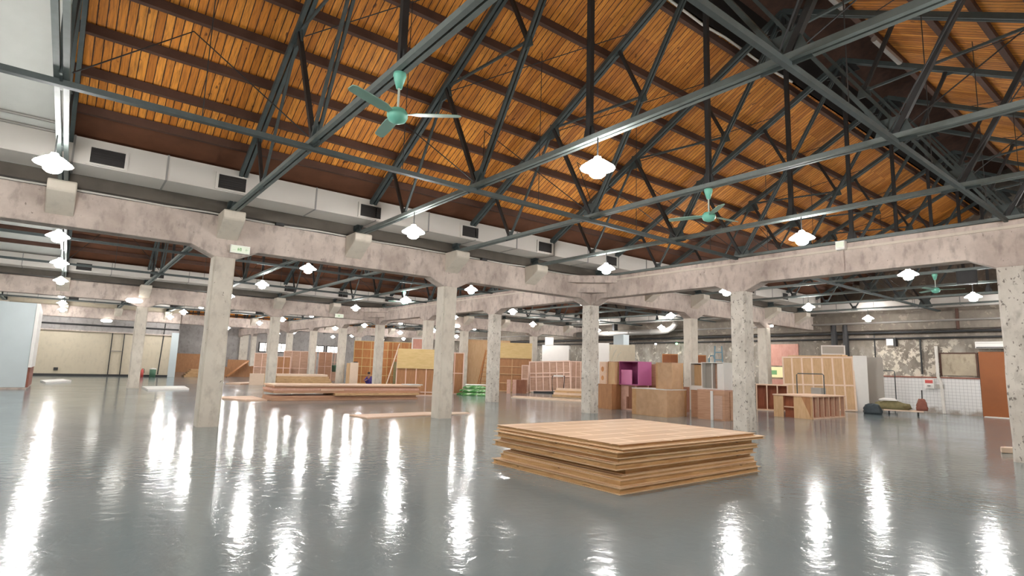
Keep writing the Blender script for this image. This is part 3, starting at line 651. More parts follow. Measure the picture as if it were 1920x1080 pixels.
# end wall fittings
o = MB().box((18.34, -8.75, 0), (18.4, -7.64, 3.02)).build('door_1', 'orange_door'); o['kind'] = 'structure'; o['label'] = 'tall plain orange brown door in the end wall'; o['category'] = 'door'
tag(MB().box((18.0, -8.9, 0), (18.33, -7.75, .03)).build('door_sill', 'white_paint'), 'white strip on the floor under the orange door', 'strip')
t = thing('air_conditioner', 'white air conditioner over the orange door', 'air conditioner', (18.2, -8.2, 3.14), 0)
MB().box((-.14, -.6, .02), (.19, .6, .34)).build('casing', 'white_paint', t, bevel=.03); MB().box((-.155, -.55, .05), (-.14, .55, .09)).build('outlet_slot', 'steel_dark', t); MB().box((-.155, -.56, .26), (-.14, .56, .275)).build('intake_grille', 'grey_paint', t)
t = thing('notice_board', 'blank plywood board over the tiles left of the orange door', 'board', (18.4, -6.85, 1.82), 0)
MB().box((-.05, -.68, .05), (0, .68, 1.1)).build('board', 'stained_board', t)
MB().box((-.07, -.76, 0), (0, -.68, 1.15)).box((-.07, .68, 0), (0, .76, 1.15)).box((-.07, -.68, 1.1), (0, .68, 1.16)).build('board_frame', 'purlin_wood', t)
t = thing('alarm_box', 'red and white alarm box on the tiled wall', 'alarm', (18.4, -5.62, 1.2), 0)
MB().box((-.16, -.2, 0), (0, .2, .46)).build('casing', 'white_paint', t); MB().box((-.17, -.16, .26), (-.16, .16, .42)).build('red_face', 'red_paint', t); MB().lathe([(.01, 0), (.07, 0), (.07, .03), (.01, .03)], 12).build('bell', 'steel_dark', t).location = (-.2, 0, .12)
tag(MB().box((18.28, -6.2, 1.22), (18.4, -5.9, 1.42)).build('socket_box', 'grey_paint'), 'grey socket box right of the red and white alarm box', 'socket')
def pipe(label, pts, r, mat, cat='pipe', group='pipes on the end wall', n=8): return tag(MB().tube(pts, r, n).build('wall_pipe', mat), label, cat, group)
pipe('dark pipe running high along the end wall, upper of two', [(18.2, -18.5, 4.02), (18.2, 36, 4.02)], .06, 'steel_dark')
pipe('dark pipe running high along the end wall, lower of two', [(18.28, -18.5, 3.72), (18.28, 36, 3.72)], .045, 'steel_dark')
pipe('grey pipe under the ring beam of the end wall', [(18.0, -18.5, 4.55), (18.0, 36, 4.55)], .05, 'pipe_grey')
pipe('white drain pipe beside the notice board', [(18.3, -6.15, 0.02), (18.3, -6.1, 1.5), (18.3, -6.0, 1.8), (18.3, -6.0, 3.3)], .07, 'pipe_white')
pipe('dark vertical pipe over the alarm box', [(18.3, -5.35, 1.9), (18.3, -5.35, 3.7)], .04, 'steel_dark')
pipe('brown vertical pipe left of the peeling wall patch', [(18.3, -3.28, .1), (18.3, -3.28, 4.1)], .035, 'steel_dark')
pipe('thick dark vertical pipe at the corner by the tan panels', [(18.2, -1.3, 2.6), (18.2, -1.3, 4.5)], .17, 'steel_dark')
pipe('second thick dark vertical pipe at the corner by the tan panels', [(18.2, -1.9, 2.6), (18.2, -1.9, 4.5)], .15, 'steel_dark')
pipe('short brown pipe on the ring beam over the orange door', [(18.1, -7.0, 4.1), (18.1, -7.0, 5.1)], .07, 'purlin_wood')
t = thing('wall_speaker', 'small white loudspeaker box on the peeling end wall', 'speaker', (18.3, -4.05, 3.35), 0); MB().box((-.16, -.16, 0), (.05, .16, .34)).build('casing', 'white_paint', t); MB().box((-.2, -.28, -.05), (.1, -.17, .4)).build('bracket', 'cable_black', t)
sheet('red_board', 'reddish panel hung high on the end wall beside the tan panels', 'panel', 18.34, 1.75, 1.9, 1.3, .05, 0, 'bare_red_panel', z=2.2)
t = thing('light_sign', 'glowing yellowish panel low on the end wall beside the tan panels', 'sign', (18.35, 2.2, 1.5), 0); MB().box((-.06, -.55, 0), (.05, .55, .62)).build('sign_face', 'sign_yellow', t)
MB().box((-.07, -.1, .16), (-.06, .35, .42)).build('green_mark', 'sign_green', t)
MB().box((18.1, 1.0, 0), (18.39, 2.9, 1.4)).build('low_cabinet', 'bare_red_panel') and None
o = C.objects[-1]; tag(o, 'low reddish cabinet under the glowing yellowish panel', 'cabinet')
t = thing('hanging_speaker', 'black loudspeaker hung under the trusses beyond the crossbeam', 'speaker', (6.47, -10.17, 4.68), VD(11))
MB().box((-.26, 0, 0), (.26, .35, .5)).build('cabinet', 'cable_black', t); MB().box((-.22, -.012, .04), (.22, 0, .46)).build('grille', 'steel_dark', t)
for s in (-1, 1): MB().bar((s*.2, .17, .5), (s*.2, .17, .62), .03, .03).build('hanger', 'steel_dark', t)
# round ventilation duct near the end wall
t = thing('round_duct', 'thick round grey duct with elbow seen behind the crates', 'duct', (0, 0, 0))
MB().tube([(17.1, 18.0, 4.42), (17.1, 10.0, 4.42), (17.1, 9.3, 4.46), (17.1, 8.8, 4.62), (17.1, 8.52, 4.9), (17.1, 8.5, 5.12)], .2, 14).build('duct_body', 'pipe_grey', t, True)
for yy in (16.5, 14.5, 12.5, 10.5): MB().tube([(17.1, yy, 4.42), (17.1, yy+.06, 4.42)], .22, 14).build('duct_flange', 'duct_seam', t)
MB().box((16.9, 13.9, 4.62), (17.3, 14.1, 5.13)).build('hanger', 'steel_dark', t)
tag(MB().box((14.6, 11.0, 0), (15.2, 11.9, 4.1)).build('vertical_duct', 'white_blue'), 'pale blue white vertical duct right above the white panel', 'duct')
for k, (x, y, z, c_) in enumerate(((17.9, 10.8, 3.6, 'bulb_glow'), (17.9, 9.0, 3.6, 'led_green'), (13., .1, 4.15, 'bulb_glow'))):
    t = thing('wall_light', ['tiny white indicator light above the magenta crate', 'tiny green indicator light left of the column behind the crates', 'small round lamp at the head of the column behind the chipped column'][k], 'light', (x, y-.5*(k == 2), z))
    MB().lathe([(.01, -.06), (.07, -.05), (.09, 0), (.07, .05), (.01, .06)], 10).build('glow', 'tube_glow' if k != 1 else c_, t)
    MB().box((-.03, -.03, .05), (.03, .03, .12)).build('mount', 'steel_dark', t)
    if k < 2: MB().bar((0, 0, .1), (.5, 0, .12), .04, .04).build('arm', 'steel_dark', t)
    else: MB().bar((0, 0, .1), (0, .35, .12), .04, .04).build('arm', 'steel_dark', t)
# ------------------------------------------------------------------ middle distance: panels, ladder, green bundles
big = frame_panel('tall tan ply wall left of the white column, ladder leaning on it', 9.1, 19.3, 3.2, 3.57, 2, 1, 55, 'ply_tan', 'ply_tan', th=.05)
frame_panel('tall brown gridded panel with pale upper part right of the middle column', 8.0, 15.0, 2.6, 3.25, 2, 4, 52, 'ply_tan', 'ply_brown', zs=[.55, 1.15, 1.65, 2.2], bar=.05)
sheet('pale_ply', 'pale plywood sheet across the upper part of the brown gridded panel', 'panel', 7.97, 14.93, 2.58, 1.02, .02, 52, 'ply_yellow', z=2.22)
t = thing('wooden_ladder', 'wooden A shaped ladder before the tall tan ply wall', 'ladder', (8.05, 18.5, 0), VD(55))
for s, q in ((-1, 0), (1, 0)): MB().bar((s*.42+.05, 0, 0), (s*.16+.35, .15, 2.8), .09, .05).build('rail', 'ply_orange', t)
for s in (-1, 1): MB().bar((s*.45+.25, .7, 0), (s*.16+.36, .2, 2.75), .07, .05).build('rear_rail', 'ply_brown', t)
for k in range(8):
    f = (k+.7)/8.6; MB().bar((-.42+.05+f*(.26+.30), .15*f, 2.8*f), (.42+.05-f*(.26-.30), .15*f, 2.8*f), .07, .04).build('rung', 'ply_orange', t)
for k, (dx, dy, z, l) in enumerate(((0, 0, 0, 1.6), (.1, .5, 0, 1.7), (.05, .02, .185, 1.5), (.15, .52, .185, 1.5), (.1, .25, .37, 1.3))):
    o = lump('wrapped_bundle', f'green wrapped bundle lying by the column foot, {["front", "rear", "front upper", "rear upper", "topmost"][k]} one', 'bundle', (2.35+dx, 11.0+dy, z), (l, .42, .17), 'green_wrap', 20+k, math.radians(-34), 16, .08)
    o['group'] = 'green wrapped bundles'
sheet('pale_board', 'pale board lying on the green bundles', 'board', 2.55, 11.2, 1.3, .4, .03, 56, 'white_paint', z=.57, lean=math.radians(86))
# tilted framed panel on dolly
t = frame_panel('framed panel with pink ribs tilted on a dolly, right of the middle column', 9.62, 12.9, 2.75, 2.0, 6, 2, 48, 'pink_rib', 'board_pink', z=.13, lean=math.radians(9), th=.07, bar=.075, roll=math.radians(-3), zs=[.95, 1.2])
tag(MB().box((-1.1, -.25, .0), (1.1, .45, .10)).build('dolly', 'steel_dark'), 'dark dolly under the tilted pink ribbed panel', 'dolly'); o = C.objects[-1]; o.location = (9.62, 12.9, 0); o.rotation_euler = (0, 0, VD(48))
t = thing('push_cart', 'grey hand cart before the tilted pink ribbed panel', 'trolley', (9.35, 12.0, 0), VD(48))
MB().box((-.3, -.3, .1), (.5, .3, .15)).build('deck', 'steel', t); MB().tube([(-.26, .27, .12), (-.30, .25, 1.12), (.5, .25, 1.15), (.45, .27, .12)], .03, 8).build('push_handle', 'steel_dark', t)
MB().box((-.22, .2, 1.1), (.42, .3, 1.2)).build('handle_grip', 'white_paint', t)
for sx in (-.25, .45): MB().tube([(sx-.02, 0, .06), (sx+.02, 0, .06)], .06, 10).build('wheel', 'cable_black', t)
frame_panel('narrow pink frame with diagonal brace left of the tilted panel', 7.75, 13.3, .5, 1.78, 1, 2, 30, 'pink_rib', 'board_pink', th=.05)
frame_panel('ribbed pink panel leaning behind the corner column', 11.95, 12.9, 1.3, 2.2, 4, 2, 46, 'pink_rib', 'board_pink', lean=math.radians(10), group=None)
for k, (x, y, lab) in enumerate(((5.95, 12.66, 'slim pink upright box left of the tilted panel, left one'), (6.37, 12.63, 'slim pink upright box left of the tilted panel, right one'))):
    tag(MB().box((-.12, 0, 0), (.12, .3, .84)).build('slim_box', 'ply_pink'), lab, 'box', 'slim pink boxes'); o = C.objects[-1]; o.location = (x, y, 0); o.rotation_euler = (0, 0, VD(52))
tag(MB().box((-.35, 0, 0), (.35, .4, .84)).build('low_cabinet', 'ply_dark'), 'low dark brown cabinet between the slim boxes and the tilted panel', 'cabinet'); o = C.objects[-1]; o.location = (7.0, 12.75, 0); o.rotation_euler = (0, 0, VD(52))
t = thing('white_booth', 'white box shaped booth with grey side behind the tilted panel', 'booth', (11.55, 14.6, 0), VD(40))
MB().box((-.95, 0, 0), (.95, 1.1, 3.25)).build('booth_body', 'white_paint', t); MB().box((.951, .1, .1), (.965, 1.0, 3.0)).build('side_panel', 'grey_paint', t)
tag(MB().box((-.3, -.25, 3.251), (.3, .25, 3.8)).build('small_box', 'white_paint'), 'small white box on top of the white booth', 'box'); o = C.objects[-1]; o.location = (11.4, 15.1, 0); o.rotation_euler = (0, 0, VD(48))
def flat(label, pts, th, mat, z=0., name='flat_board', group='boards lying on the floor'):
    return tag(MB().prism(pts, 'z', z, z+th).build(name, mat), label, 'board', group)
flat('long pale plank lying right of the middle column, nearest', [(3.2, 8.9), (4.5, 4.95), (4.75, 5.02), (3.5, 9.1)], .05, 'pale_pine')
flat('pale plank lying before the tilted panel, second one', [(3.9, 9.6), (5.2, 5.4), (5.6, 5.5), (4.35, 9.7)], .05, 'bare_pine')
for k in range(4): flat(f'pale plank in the low pile behind the corner column, {["lowest", "second", "third", "top"][k]}', [(6.7+.1*k, 9.5), (8.3, 7.0+.1*k), (8.8, 7.2), (7.3, 9.8)], .12, 'pale_pine' if k % 2 else 'plank_edge', z=.121*k, group='low plank pile')
flat('thin white board on the floor left of the column left of centre', [(-8.8, 1.5), (-8.7, .45), (-6.2, .75), (-6.15, 1.75)], .035, 'bare_pine')
flat('thin board on the floor at the foot of the column left of centre', [(-6.1, 1.8), (-6.2, .75), (-4.75, .95), (-4.7, 1.35)], .03, 'pale_pine', z=.001)
flat('pinkish board on the floor right of the nearest column', [(-10.9, 10.7), (-10.1, 8.4), (-9.3, 8.5), (-9.25, 11.0)], .05, 'bare_pine')
flat('white board lying right of the column before the cream wall', [(-12.5, 19.4), (-12.55, 16.2), (-10.7, 17.2), (-10.5, 20.0)], .07, 'white_paint')
flat('white board lying right of the pale blue booth', [(-16.7, 26.5), (-16.4, 23.6), (-15.3, 26.5), (-15.7, 28.5)], .08, 'white_paint')
flat('thin boards on the floor right behind the nearest column', [(-7.6, 24.3), (-6.9, 23.6), (-5.0, 25.6), (-5.6, 26.6)], .08, 'bare_pine')
# ------------------------------------------------------------------ long timber stacks
z = 0
for k, (x0, x1, y0, y1, h, mt) in enumerate(((-9.2, -2.75, 8.3, 9.7, .1, 'timber_pink'), (-9.2, -2.8, 8.35, 9.6, .1, 'timber_pink'), (-6.7, -2.75, 8.15, 9.6, .1, 'plank_edge'), (-9.15, -2.6, 8.3, 9.7, .1, 'timber_pink'), (-9.2, -2.65, 8.35, 9.7, .09, 'ply_pink'), (-9.1, -2.7, 8.4, 9.7, .08, 'timber_pink'), (-9.15, -2.6, 8.3, 9.75, .07, 'bare_pine'))):
    tag(MB().box((x0, y0, z), (x1, y1, z+h)).build('timber_layer', mt, bevel=.008), f'long pinkish timber board in the long low stack, {["lowest", "second from the floor", "third and shorter", "fourth", "fifth", "sixth", "topmost pale one"][k]}', 'board', 'long low timber stack'); z += h+.001
tag(MB().box((-3.3, 8.3, z), (-2.5, 8.9, z+.04)).build('white_offcut', 'white_paint'), 'white board end on the right end of the long low stack', 'board')
tag(MB().box((-7.3, 8.26, .4), (-6.3, 8.295, .47)).build('white_offcut', 'bare_pine'), 'pale batten stuck on the face of the long low stack', 'batten')
for k in range(5):
    tag(MB().box((-4.6+.05*(k % 2), 24.2, .14*k), (-.75-.1*k, 25.4, .14*k+.139)).build('timber_layer', 'plank_edge' if k < 4 else 'pale_pine', bevel=.01), f'greenish brown board in the rear timber stack, {["lowest", "second", "third", "fourth", "topmost pale one"][k]}', 'board', 'rear timber stack')
t = thing('pale_crate', 'pale pine box with a sloped end left of the rear timber stack', 'crate', (-5.93, 23.19, 0), VD(76)); MB().box((-.55, 0, 0), (.3, .8, .7)).build('box_body', 'pale_pine', t); MB().prism([(.3, 0), (.62, .35), (.62, .7), (.3, .7)], 'y', 0, .8).build('sloped_end', 'ply_tan', t)
frame_panel('pink framed panel standing at the left before the far windows', -3.86, 30.9, 1.1, 2.1, 2, 2, 76, 'pink_rib', 'board_pink', group='pink framed panels')
frame_panel('wide pink framed panel behind the rear timber stack', -.75, 31.7, 2.5, 2.38, 4, 2, 73, 'pink_rib', 'board_pink', group='pink framed panels', zs=[1.0])
frame_panel('low pink framed panel left of the wide one behind the timber', -2.2, 31.0, 1.0, 1.9, 2, 2, 73, 'pink_rib', 'ply_brown', group='pink framed panels', zs=[1.0])
frame_panel('pinkish framed panel left of the green bin', 1.55, 32.3, 1.1, 2.4, 2, 2, 70, 'pink_rib', 'timber_pink', group='pink framed panels')
frame_panel('grey framed panel behind the green bin', 2.7, 33.2, 1.4, 2.35, 2, 3, 69, 'pink_rib', 'grey_paint', group='pink framed panels')
t = thing('plastic_bin', 'dark green plastic bin on a brown box by the distant columns', 'bin', (2.49, 32.5, .76), 0); MB().lathe([(.2, 0), (.26, .5), (.29, .52), (.29, .56), (.02, .58)], 16).build('bin_body', 'green_bin', t, True)
tag(MB().box((2.1, 32.2, 0), (2.9, 32.9, .757)).build('brown_box', 'board_pink'), 'brown box under the green plastic bin', 'box')
t = thing('upright_box', 'pale upright wooden box right of a distant column', 'box', (.7, 24.03, 0), VD(67)); MB().box((-.3, 0, 0), (.27, .5, 1.6)).build('box_body', 'pale_pine', t); MB().box((-.55, .02, 0), (-.305, .45, 1.55)).build('side_panel', 'ply_tan', t); MB().box((-.1, .1, 1.6), (.2, .3, 1.66)).build('dark_clutter', 'steel_dark', t)
frame_panel('tall orange brown gridded wall panel left of the person', 3.0, 26.5, 2.6, 3.3, 4, 5, 65, 'ply_yellow', 'ply_orange', bar=.05)
frame_panel('tall orange brown gridded wall panel right of the person', 5.6, 26.6, 2.6, 3.35, 4, 5, 64, 'ply_yellow', 'ply_orange', bar=.05)
sheet('grey_board', 'olive grey sheet leaning behind the wooden strip', 'panel', 4.3, 24.0, 1.0, 1.75, .03, 62, 'tarp_olive')
t = MB().bar((-.36, 0, .02), (.36, .2, 2.8), .12, .04).build('wooden_strip', 'pale_pine'); t.location = (-.62, 15.4, 0); t.rotation_euler = (0, 0, VD(63)); tag(t, 'long pale wooden strip leaning slanted left of the yellow board', 'strip')
frame_panel('brown framed wall with pale uprights under the yellow board', -1.2, 11.35, 2.1, 2.4, 5, 1, 61, 'pink_rib', 'ply_brown', bar=.05, xs=[-.55, -.02, .5], zs=[.18])
sheet('yellow_board', 'yellow plywood board fixed across the upper half of the brown frame', 'board', -1.22, 11.31, 2.06, 1.02, .025, 61, 'ply_yellow', z=1.38)
frame_panel('small pink framed box panel raised above the yellow board', .75, 14.7, .95, .72, 1, 1, 61, 'white_paint', 'bare_red_panel', z=2.45, bar=.07)
tag(MB().box((-.5, .08, 0), (.5, .5, 2.44)).build('tall_cabinet', 'ply_orange'), 'tall orange brown cabinet behind the yellow board', 'cabinet'); o = C.objects[-1]; o.location = (.75, 14.7, 0); o.rotation_euler = (0, 0, VD(61))
frame_panel('brown framed panel seen between two columns left of the green bundles', 1.6, 12.6, 1.6, 2.35, 3, 2, 58, 'pink_rib', 'ply_brown')
# ------------------------------------------------------------------ far left
t = thing('white_booth', 'large pale blue partition box at the far left edge', 'booth', (0, 0, 0))
MB().box((-19.1, 17.5, .08), (-16.98, 21.5, 3.77)).build('booth_body', 'white_blue', t, bevel=.02)
MB().box((-19.12, 17.45, 0), (-16.93, 21.55, .08)).build('plinth', 'concrete_beam', t)
MB().prism([(17.45, .95), (21.4, .95), (21.4, 3.6), (17.9, 3.76), (17.45, 3.76)], 'x', -16.979, -16.86).build('side_panel', 'white_paint', t)
MB().box((-16.979, 17.6, .08), (-16.90, 21.4, .94)).build('lower_side', 'rust_red', t)
sheet('brown_board', 'brown wood panel wall in the recess right of the cream wall', 'panel', -4.9, 55.5, 4.2, 2.0, .06, 90, 'ply_brown', group='brown panels by the far wall')
sheet('brown_board', 'brown wood panel by the far wall right of the nearest column', 'panel', 0.6, 55.4, 3.6, 1.5, .06, 90, 'ply_brown', group='brown panels by the far wall')
for k in range(5): tag(MB().box((-7.9+.12*k, 38.2+.05*k, .13*k), (-5.4-.1*k, 39.4, .13*k+.125)).build('plank_layer', 'plank_edge'), f'yellowish plank in the low heap right of the cream wall, {["lowest", "second", "third", "fourth", "topmost"][k]}', 'board', 'low yellowish plank heap')
for k, (x, y, pts) in enumerate(((-4.6, 40.6, [(0, 0), (2.9, 0), (2.9, .75), (2.3, .8), (1.9, 1.25), (1.3, .7), (.7, .62), (0, 1.0)]), (-3.9, 41.2, [(0, 0), (2.4, 0), (2.4, 1.05), (1.5, .95), (.9, 1.3), (0, 1.2)]))):
    o = MB().prism(pts, 'y', 0, .06).build('cut_board', 'ply_brown'); o.location = (x, y, 0); o.rotation_euler = (math.radians(-4), 0, math.radians(-12)); tag(o, ['brown board with wavy cut edge right of the nearest column, front one', 'brown board with wavy cut edge right of the nearest column, rear one'][k], 'board')
sheet('white_board', 'white board standing at the right end of the cream wall', 'panel', -9.0, 36.95, .5, 3.5, .05, 75, 'white_blue', group='white panels')
t = MB().bar((-1.3, 0, .03), (.45, .2, 1.45), .5, .05).build('tilted_board', 'ply_orange'); t.location = (-3.2, 39.4, 0); tag(t, 'tilted orange brown board sticking out of the far heap', 'board')
t = thing('pilaster', 'pale pilaster on the grey far wall', 'pilaster', (.45, 56.0, 0)); MB().box((-.45, -.12, 0), (.45, .09, 4.9)).build('shaft', 'concrete_column', t)
def window(n, x0, x1, z0, z1, panes, lab):
    o = MB().box((x0, 56.02, z0), (x1, 56.09, z1)).build(f'window_{n}', 'steel_dark'); o['kind'] = 'structure'; o['label'] = lab; o['category'] = 'window'
    k = panes; wd = (x1-x0-.2)/k
    for i in range(k):
        MB().box((x0+.1+i*wd+.04, 55.99, z0+.1), (x0+.1+(i+1)*wd-.04, 56.015, z1-.1)).build('pane', 'window_day', o)
window(1, 2.1, 5.4, 2.5, 3.65, 5, 'left group of bright panes in the far wall'); window(2, 8.4, 9.95, 2.65, 3.6, 2, 'middle bright window in the far wall'); window(3, 10.2, 11.8, 2.65, 3.6, 3, 'right bright window in the far wall')
# cream wall fittings
m = MB()
for i, (x, z0, z1) in enumerate(((-13.1, 0.1, 3.24), (-12.35, .1, 3.24))): pipe(f'thin dark vertical pipe on the cream wall, {["left", "right"][i]} of the pair', [(x, 37.1, z0), (x, 37.1, z1)], .035, 'steel_dark', group='pipes on the cream wall')
pipe('thin bar joining the pair of pipes on the cream wall', [(-13.1, 37.1, 1.9), (-12.35, 37.1, 1.9)], .03, 'pipe_grey', group='pipes on the cream wall')
pipe('dark pipe dropping down the cream wall right of the column', [(-9.9, 37.08, .2), (-9.75, 37.08, 4.2)], .04, 'steel_dark', group='pipes on the cream wall')
pipe('dark pipe along the cream wall under the ring beam', [(X0, 37.05, 3.75), (-8.8, 37.05, 3.75)], .06, 'steel_dark', group='pipes on the cream wall')
t = thing('fire_extinguisher', 'red fire extinguisher on the floor by the cream wall', 'extinguisher', (-11.0, 36.4, 0)); MB().lathe([(.01, 0), (.11, 0), (.11, .5), (.04, .6), (.03, .66), (.01, .66)], 12).build('cylinder', 'red_paint', t, True); MB().tube([(0, 0, .64), (.12, 0, .62), (.14, 0, .3)], .02, 6).build('hose', 'cable_black', t)
t = thing('waste_can', 'green waste can by the cream wall beside the extinguisher', 'bin', (-10.3, 36.5, 0)); MB().lathe([(.2, 0), (.22, .6), (.02, .6)], 14).build('can_body', 'green_can', t, True); MB().lathe([(.23, .601), (.23, .66), (.02, .70)], 14).build('lid', 'white_paint', t)
tag(MB().box((-16.3, 37.0, .4), (-16.05, 37.14, .6)).build('wall_socket', 'steel_dark'), 'dark socket low on the cream wall', 'socket')
# emergency lights and exit signs
def exit_sign(label, x, y, z, rz, w=.42, h=.17):
    t = thing('exit_sign', label, 'sign', (x, y, z), rz, 'emergency exit signs')
    MB().box((-w/2-.015, -.03, -.015), (w/2+.015, .03, h+.015)).build('casing', 'white_paint', t)
    MB().box((-w/2, -.036, 0), (w/2, -.031, h)).build('sign_face', 'sign_white', t)
    # small running figure and arrow in green, as on the sign
    g = MB(); u = h/10
    def q(a, b, c, d, cx=0.): g.box((cx+a*u, -.039, b*u), (cx+c*u, -.037, d*u))
    q(-3.4, 2.6, -2.3, 7); q(-3.9, 4.2, -1.2, 5.2); q(-.9, 2.6, .0, 7.2); q(.6, 2.6, 1.5, 7.2); q(-.9, 6.2, 1.5, 7.2)
    g.build('green_figure', 'sign_green', t)
    k = MB(); k.prism([(w*.26, 5*u), (w*.34, 7.4*u), (w*.34, 5.6*u), (w*.42, 5.6*u), (w*.42, 4.4*u), (w*.34, 4.4*u), (w*.34, 2.6*u)], 'y', -.039, -.037)
    k.build('arrow', 'sign_grey', t)
    MB().prism([(-w*.40, 3.2*u), (-w*.24, 3.2*u), (-w*.24, 4.0*u), (-w*.40, 4.0*u)], 'y', -.039, -.037).build('pale_letters', 'sign_grey', t)
    return t
exit_sign('green and white exit sign at the head of the nearest column', -12.64, -.262, 4.19, math.radians(0))
exit_sign('distant lit exit sign under the second long beam', -2.9, 18.3, 4.28, 0, .5, .2)
t = thing('emergency_light', 'small lit emergency lamp on top of the right crossbeam', 'light', (-.335, -9.2, 4.86), 0)
MB().box((-.06, -.11, 0), (.08, .11, .22)).build('casing', 'white_paint', t); MB().box((-.075, -.09, .06), (-.061, .09, .2)).build('glow', 'sign_white', t); MB().tube([(.06, -.02, .05), (.06, -.02, -.55)], .015, 6).build('conduit', 'concrete_beam', t)
for k, (x, y, z, lab) in enumerate(((-13.35, 18.35, 4.31, 'white oblong lamp under the second beam left of its first column'), (-13.6, 36.72, 4.12, 'white oblong lamp under the ledge of the cream wall'), (5.5, 18.36, 4.36, 'round yellowish lamp under the beam behind the tall brown panel'))):
    t = thing('bulkhead_lamp', lab, 'lamp', (x, y, z), 0, 'oblong bulkhead lamps')
    MB().prism([(.26*math.cos(a)+(.1 if math.cos(a) > 0 else -.1), .12*math.sin(a)) for a in [2*math.pi*q/16 for q in range(16)]], 'y', -.05, .02).build('diffuser', 'tube_glow', t)
    MB().box((-.3, .02, -.1), (.3, .1 if k != 1 else .45, .1)).build('back_plate', 'white_paint', t)
for k, (x, lab) in enumerate(((-5.26, 'small dark camera box on the long front beam right of the second corbel'), (-11.75, 'small dark junction box on the long front beam right of the exit sign'))):
    t = thing('junction_box', lab, 'box', (x, -.12, 5.052), 0); MB().box((-.1, -.16, 0), (.1, .1, .16)).build('casing', 'steel_dark', t); MB().box((-.08, -.172, .08), (.0, -.161, .15)).build('pale_cover', 'pipe_grey', t)
for k, (z, dy, r, mt, lab) in enumerate(((5.09, -.15, .022, 'pipe_white', 'thin white conduit lying along the top of the long front beam'), (5.13, .05, .03, 'cable_black', 'black cable lying along the top of the long front beam'))):
    pts = [(X0+1+.9*i, dy+.03*math.sin(i*1.7), z+.012*math.sin(i*2.3)) for i in range(48)]
    pipe(lab, pts, r, mt, 'cable', 'cables on the front beam', 6)
for k, (dz, lab) in enumerate(((0, 'lower'), (.22, 'middle'), (1.05, 'upper'))):
    pipe(f'thin grey conduit across the white roof lining at top left, {lab} one', [(X0+.2, -1.35-dz, roof_z(1.35+dz)-.29), (-16.35, -1.35-dz, roof_z(1.35+dz)-.29)], .03, 'pipe_grey', group='conduits on the white lining')
pipe('pale bent cable hanging along the ridge vent opening', [(-6.2, -8.25, 9.72), (-5.0, -8.3, 9.6), (-3.9, -8.2, 9.78), (-2.0, -8.3, 9.62), (-.6, -8.25, 9.75)], .03, 'pipe_white', 'cable', 'ridge cables')
for k in range(3): pipe(f'pale grey pipe on the far side of the ridge vent, {ordn[k]} from left', [(-8.5+3.3*k, -10.75, 9.35), (-6.9+3.3*k, -10.75, 9.38)], .07, 'pipe_grey', group='ridge pipes')
# thing at the foot of the right column
t = MB().prism([(0, 0), (.55, -.18), (.6, .02), (.2, .14)], 'z', 0, .13).build('wood_offcut', 'pale_pine', bevel=.02); t.location = (1.35, -11.72, 0); t.rotation_euler = (0, 0, math.radians(-20)); tag(t, 'pale wood offcut on the floor at the foot of the broad right column', 'offcut')
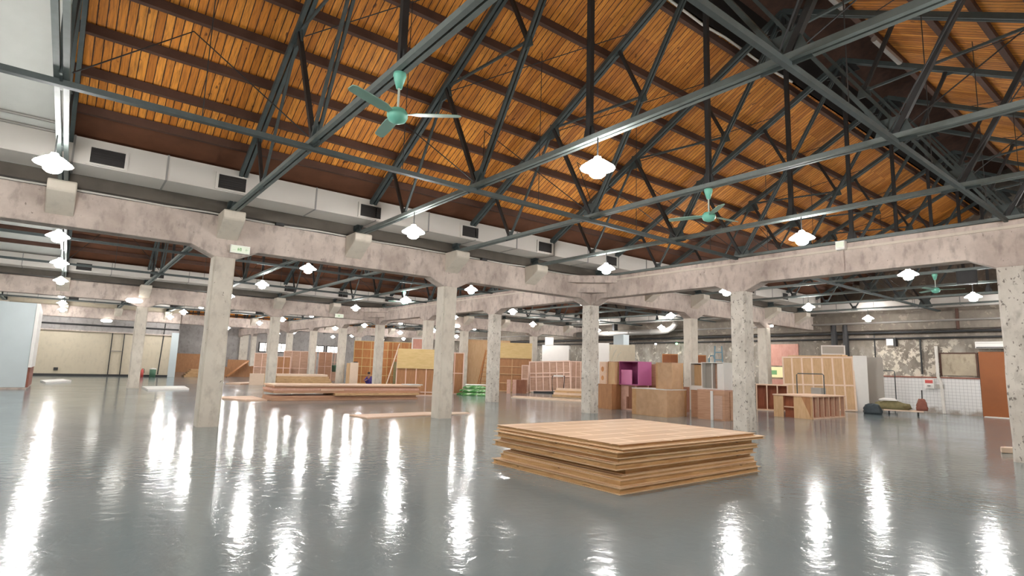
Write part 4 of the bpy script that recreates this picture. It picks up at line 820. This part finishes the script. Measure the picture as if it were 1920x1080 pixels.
# ------------------------------------------------------------------ squatting person behind the long stack
def person():
    t = thing('person', 'person in purple squatting beside the gridded panel behind the timber stack', 'person', (1.62, 23.2, 0), math.radians(200))
    V = {'pelvis': (0, 0, .24), 'belly': (.06, 0, .38), 'chest': (.14, 0, .58), 'neck': (.19, 0, .72), 'head': (.22, 0, .80), 'crown': (.23, 0, .92)}
    E = [('pelvis', 'belly'), ('belly', 'chest'), ('chest', 'neck'), ('neck', 'head'), ('head', 'crown')]
    R_ = {'pelvis': .14, 'belly': .13, 'chest': .14, 'neck': .05, 'head': .085, 'crown': .07}
    for s, n in ((1, 'l'), (-1, 'r')):
        V.update({n+'hip': (.03, s*.1, .22), n+'knee': (.40, s*.17, .46), n+'ank': (.16, s*.14, .08), n+'toe': (.33, s*.16, .04), n+'sh': (.13, s*.18, .62), n+'el': (.30, s*.23, .42), n+'wr': (.50, s*.12, .40), n+'hand': (.58, s*.09, .38)})
        R_.update({n+'hip': .1, n+'knee': .07, n+'ank': .045, n+'toe': .04, n+'sh': .065, n+'el': .045, n+'wr': .03, n+'hand': .03})
        E += [('pelvis', n+'hip'), (n+'hip', n+'knee'), (n+'knee', n+'ank'), (n+'ank', n+'toe'), ('chest', n+'sh'), (n+'sh', n+'el'), (n+'el', n+'wr'), (n+'wr', n+'hand')]
        for f in range(5):
            k = n+'f%d' % f; V[k] = (.64 if f < 4 else .6, s*(.05+.022*f), .36-.006*abs(f-1)); R_[k] = .009; E.append((n+'hand', k))
    def skin(name, keys, scale, mat):
        ks = [k for k in V if k in keys]; ix = {k: i for i, k in enumerate(ks)}
        me = bpy.data.meshes.new(name); me.from_pydata([V[k] for k in ks], [(ix[a], ix[b]) for a, b in E if a in ix and b in ix], [])
        o = bpy.data.objects.new(name, me); C.objects.link(o); o.parent = t
        md = o.modifiers.new('skin', 'SKIN'); o.modifiers.new('sub', 'SUBSURF').levels = 1; o.modifiers['sub'].render_levels = 1
        for k, sv in zip(ks, me.skin_vertices[0].data): sv.radius = (R_[k]*scale,)*2; sv.use_root = k in ('pelvis', 'chest') and k == ks[0]
        me.materials.append(M[mat]); return o
    skin('body', list(V), 1.0, 'skin')
    skin('jacket', ['pelvis', 'belly', 'chest', 'lsh', 'lel', 'lwr', 'rsh', 'rel', 'rwr'], 1.16, 'purple_cloth')
    skin('trousers', ['pelvis', 'lhip', 'lknee', 'lank', 'rhip', 'rknee', 'rank'], 1.14, 'purple_cloth')
    MB().lathe([(.085, .0), (.105, .06), (.09, .12), (.05, .15), (.005, .16)], 12, (.20, 0, .82)).build('hair', 'hair_black', t, True)
    MB().lathe([(.004, 0), (.012, .01), (.004, .03)], 6, (.315, 0, .82)).build('nose', 'skin', t)
person()
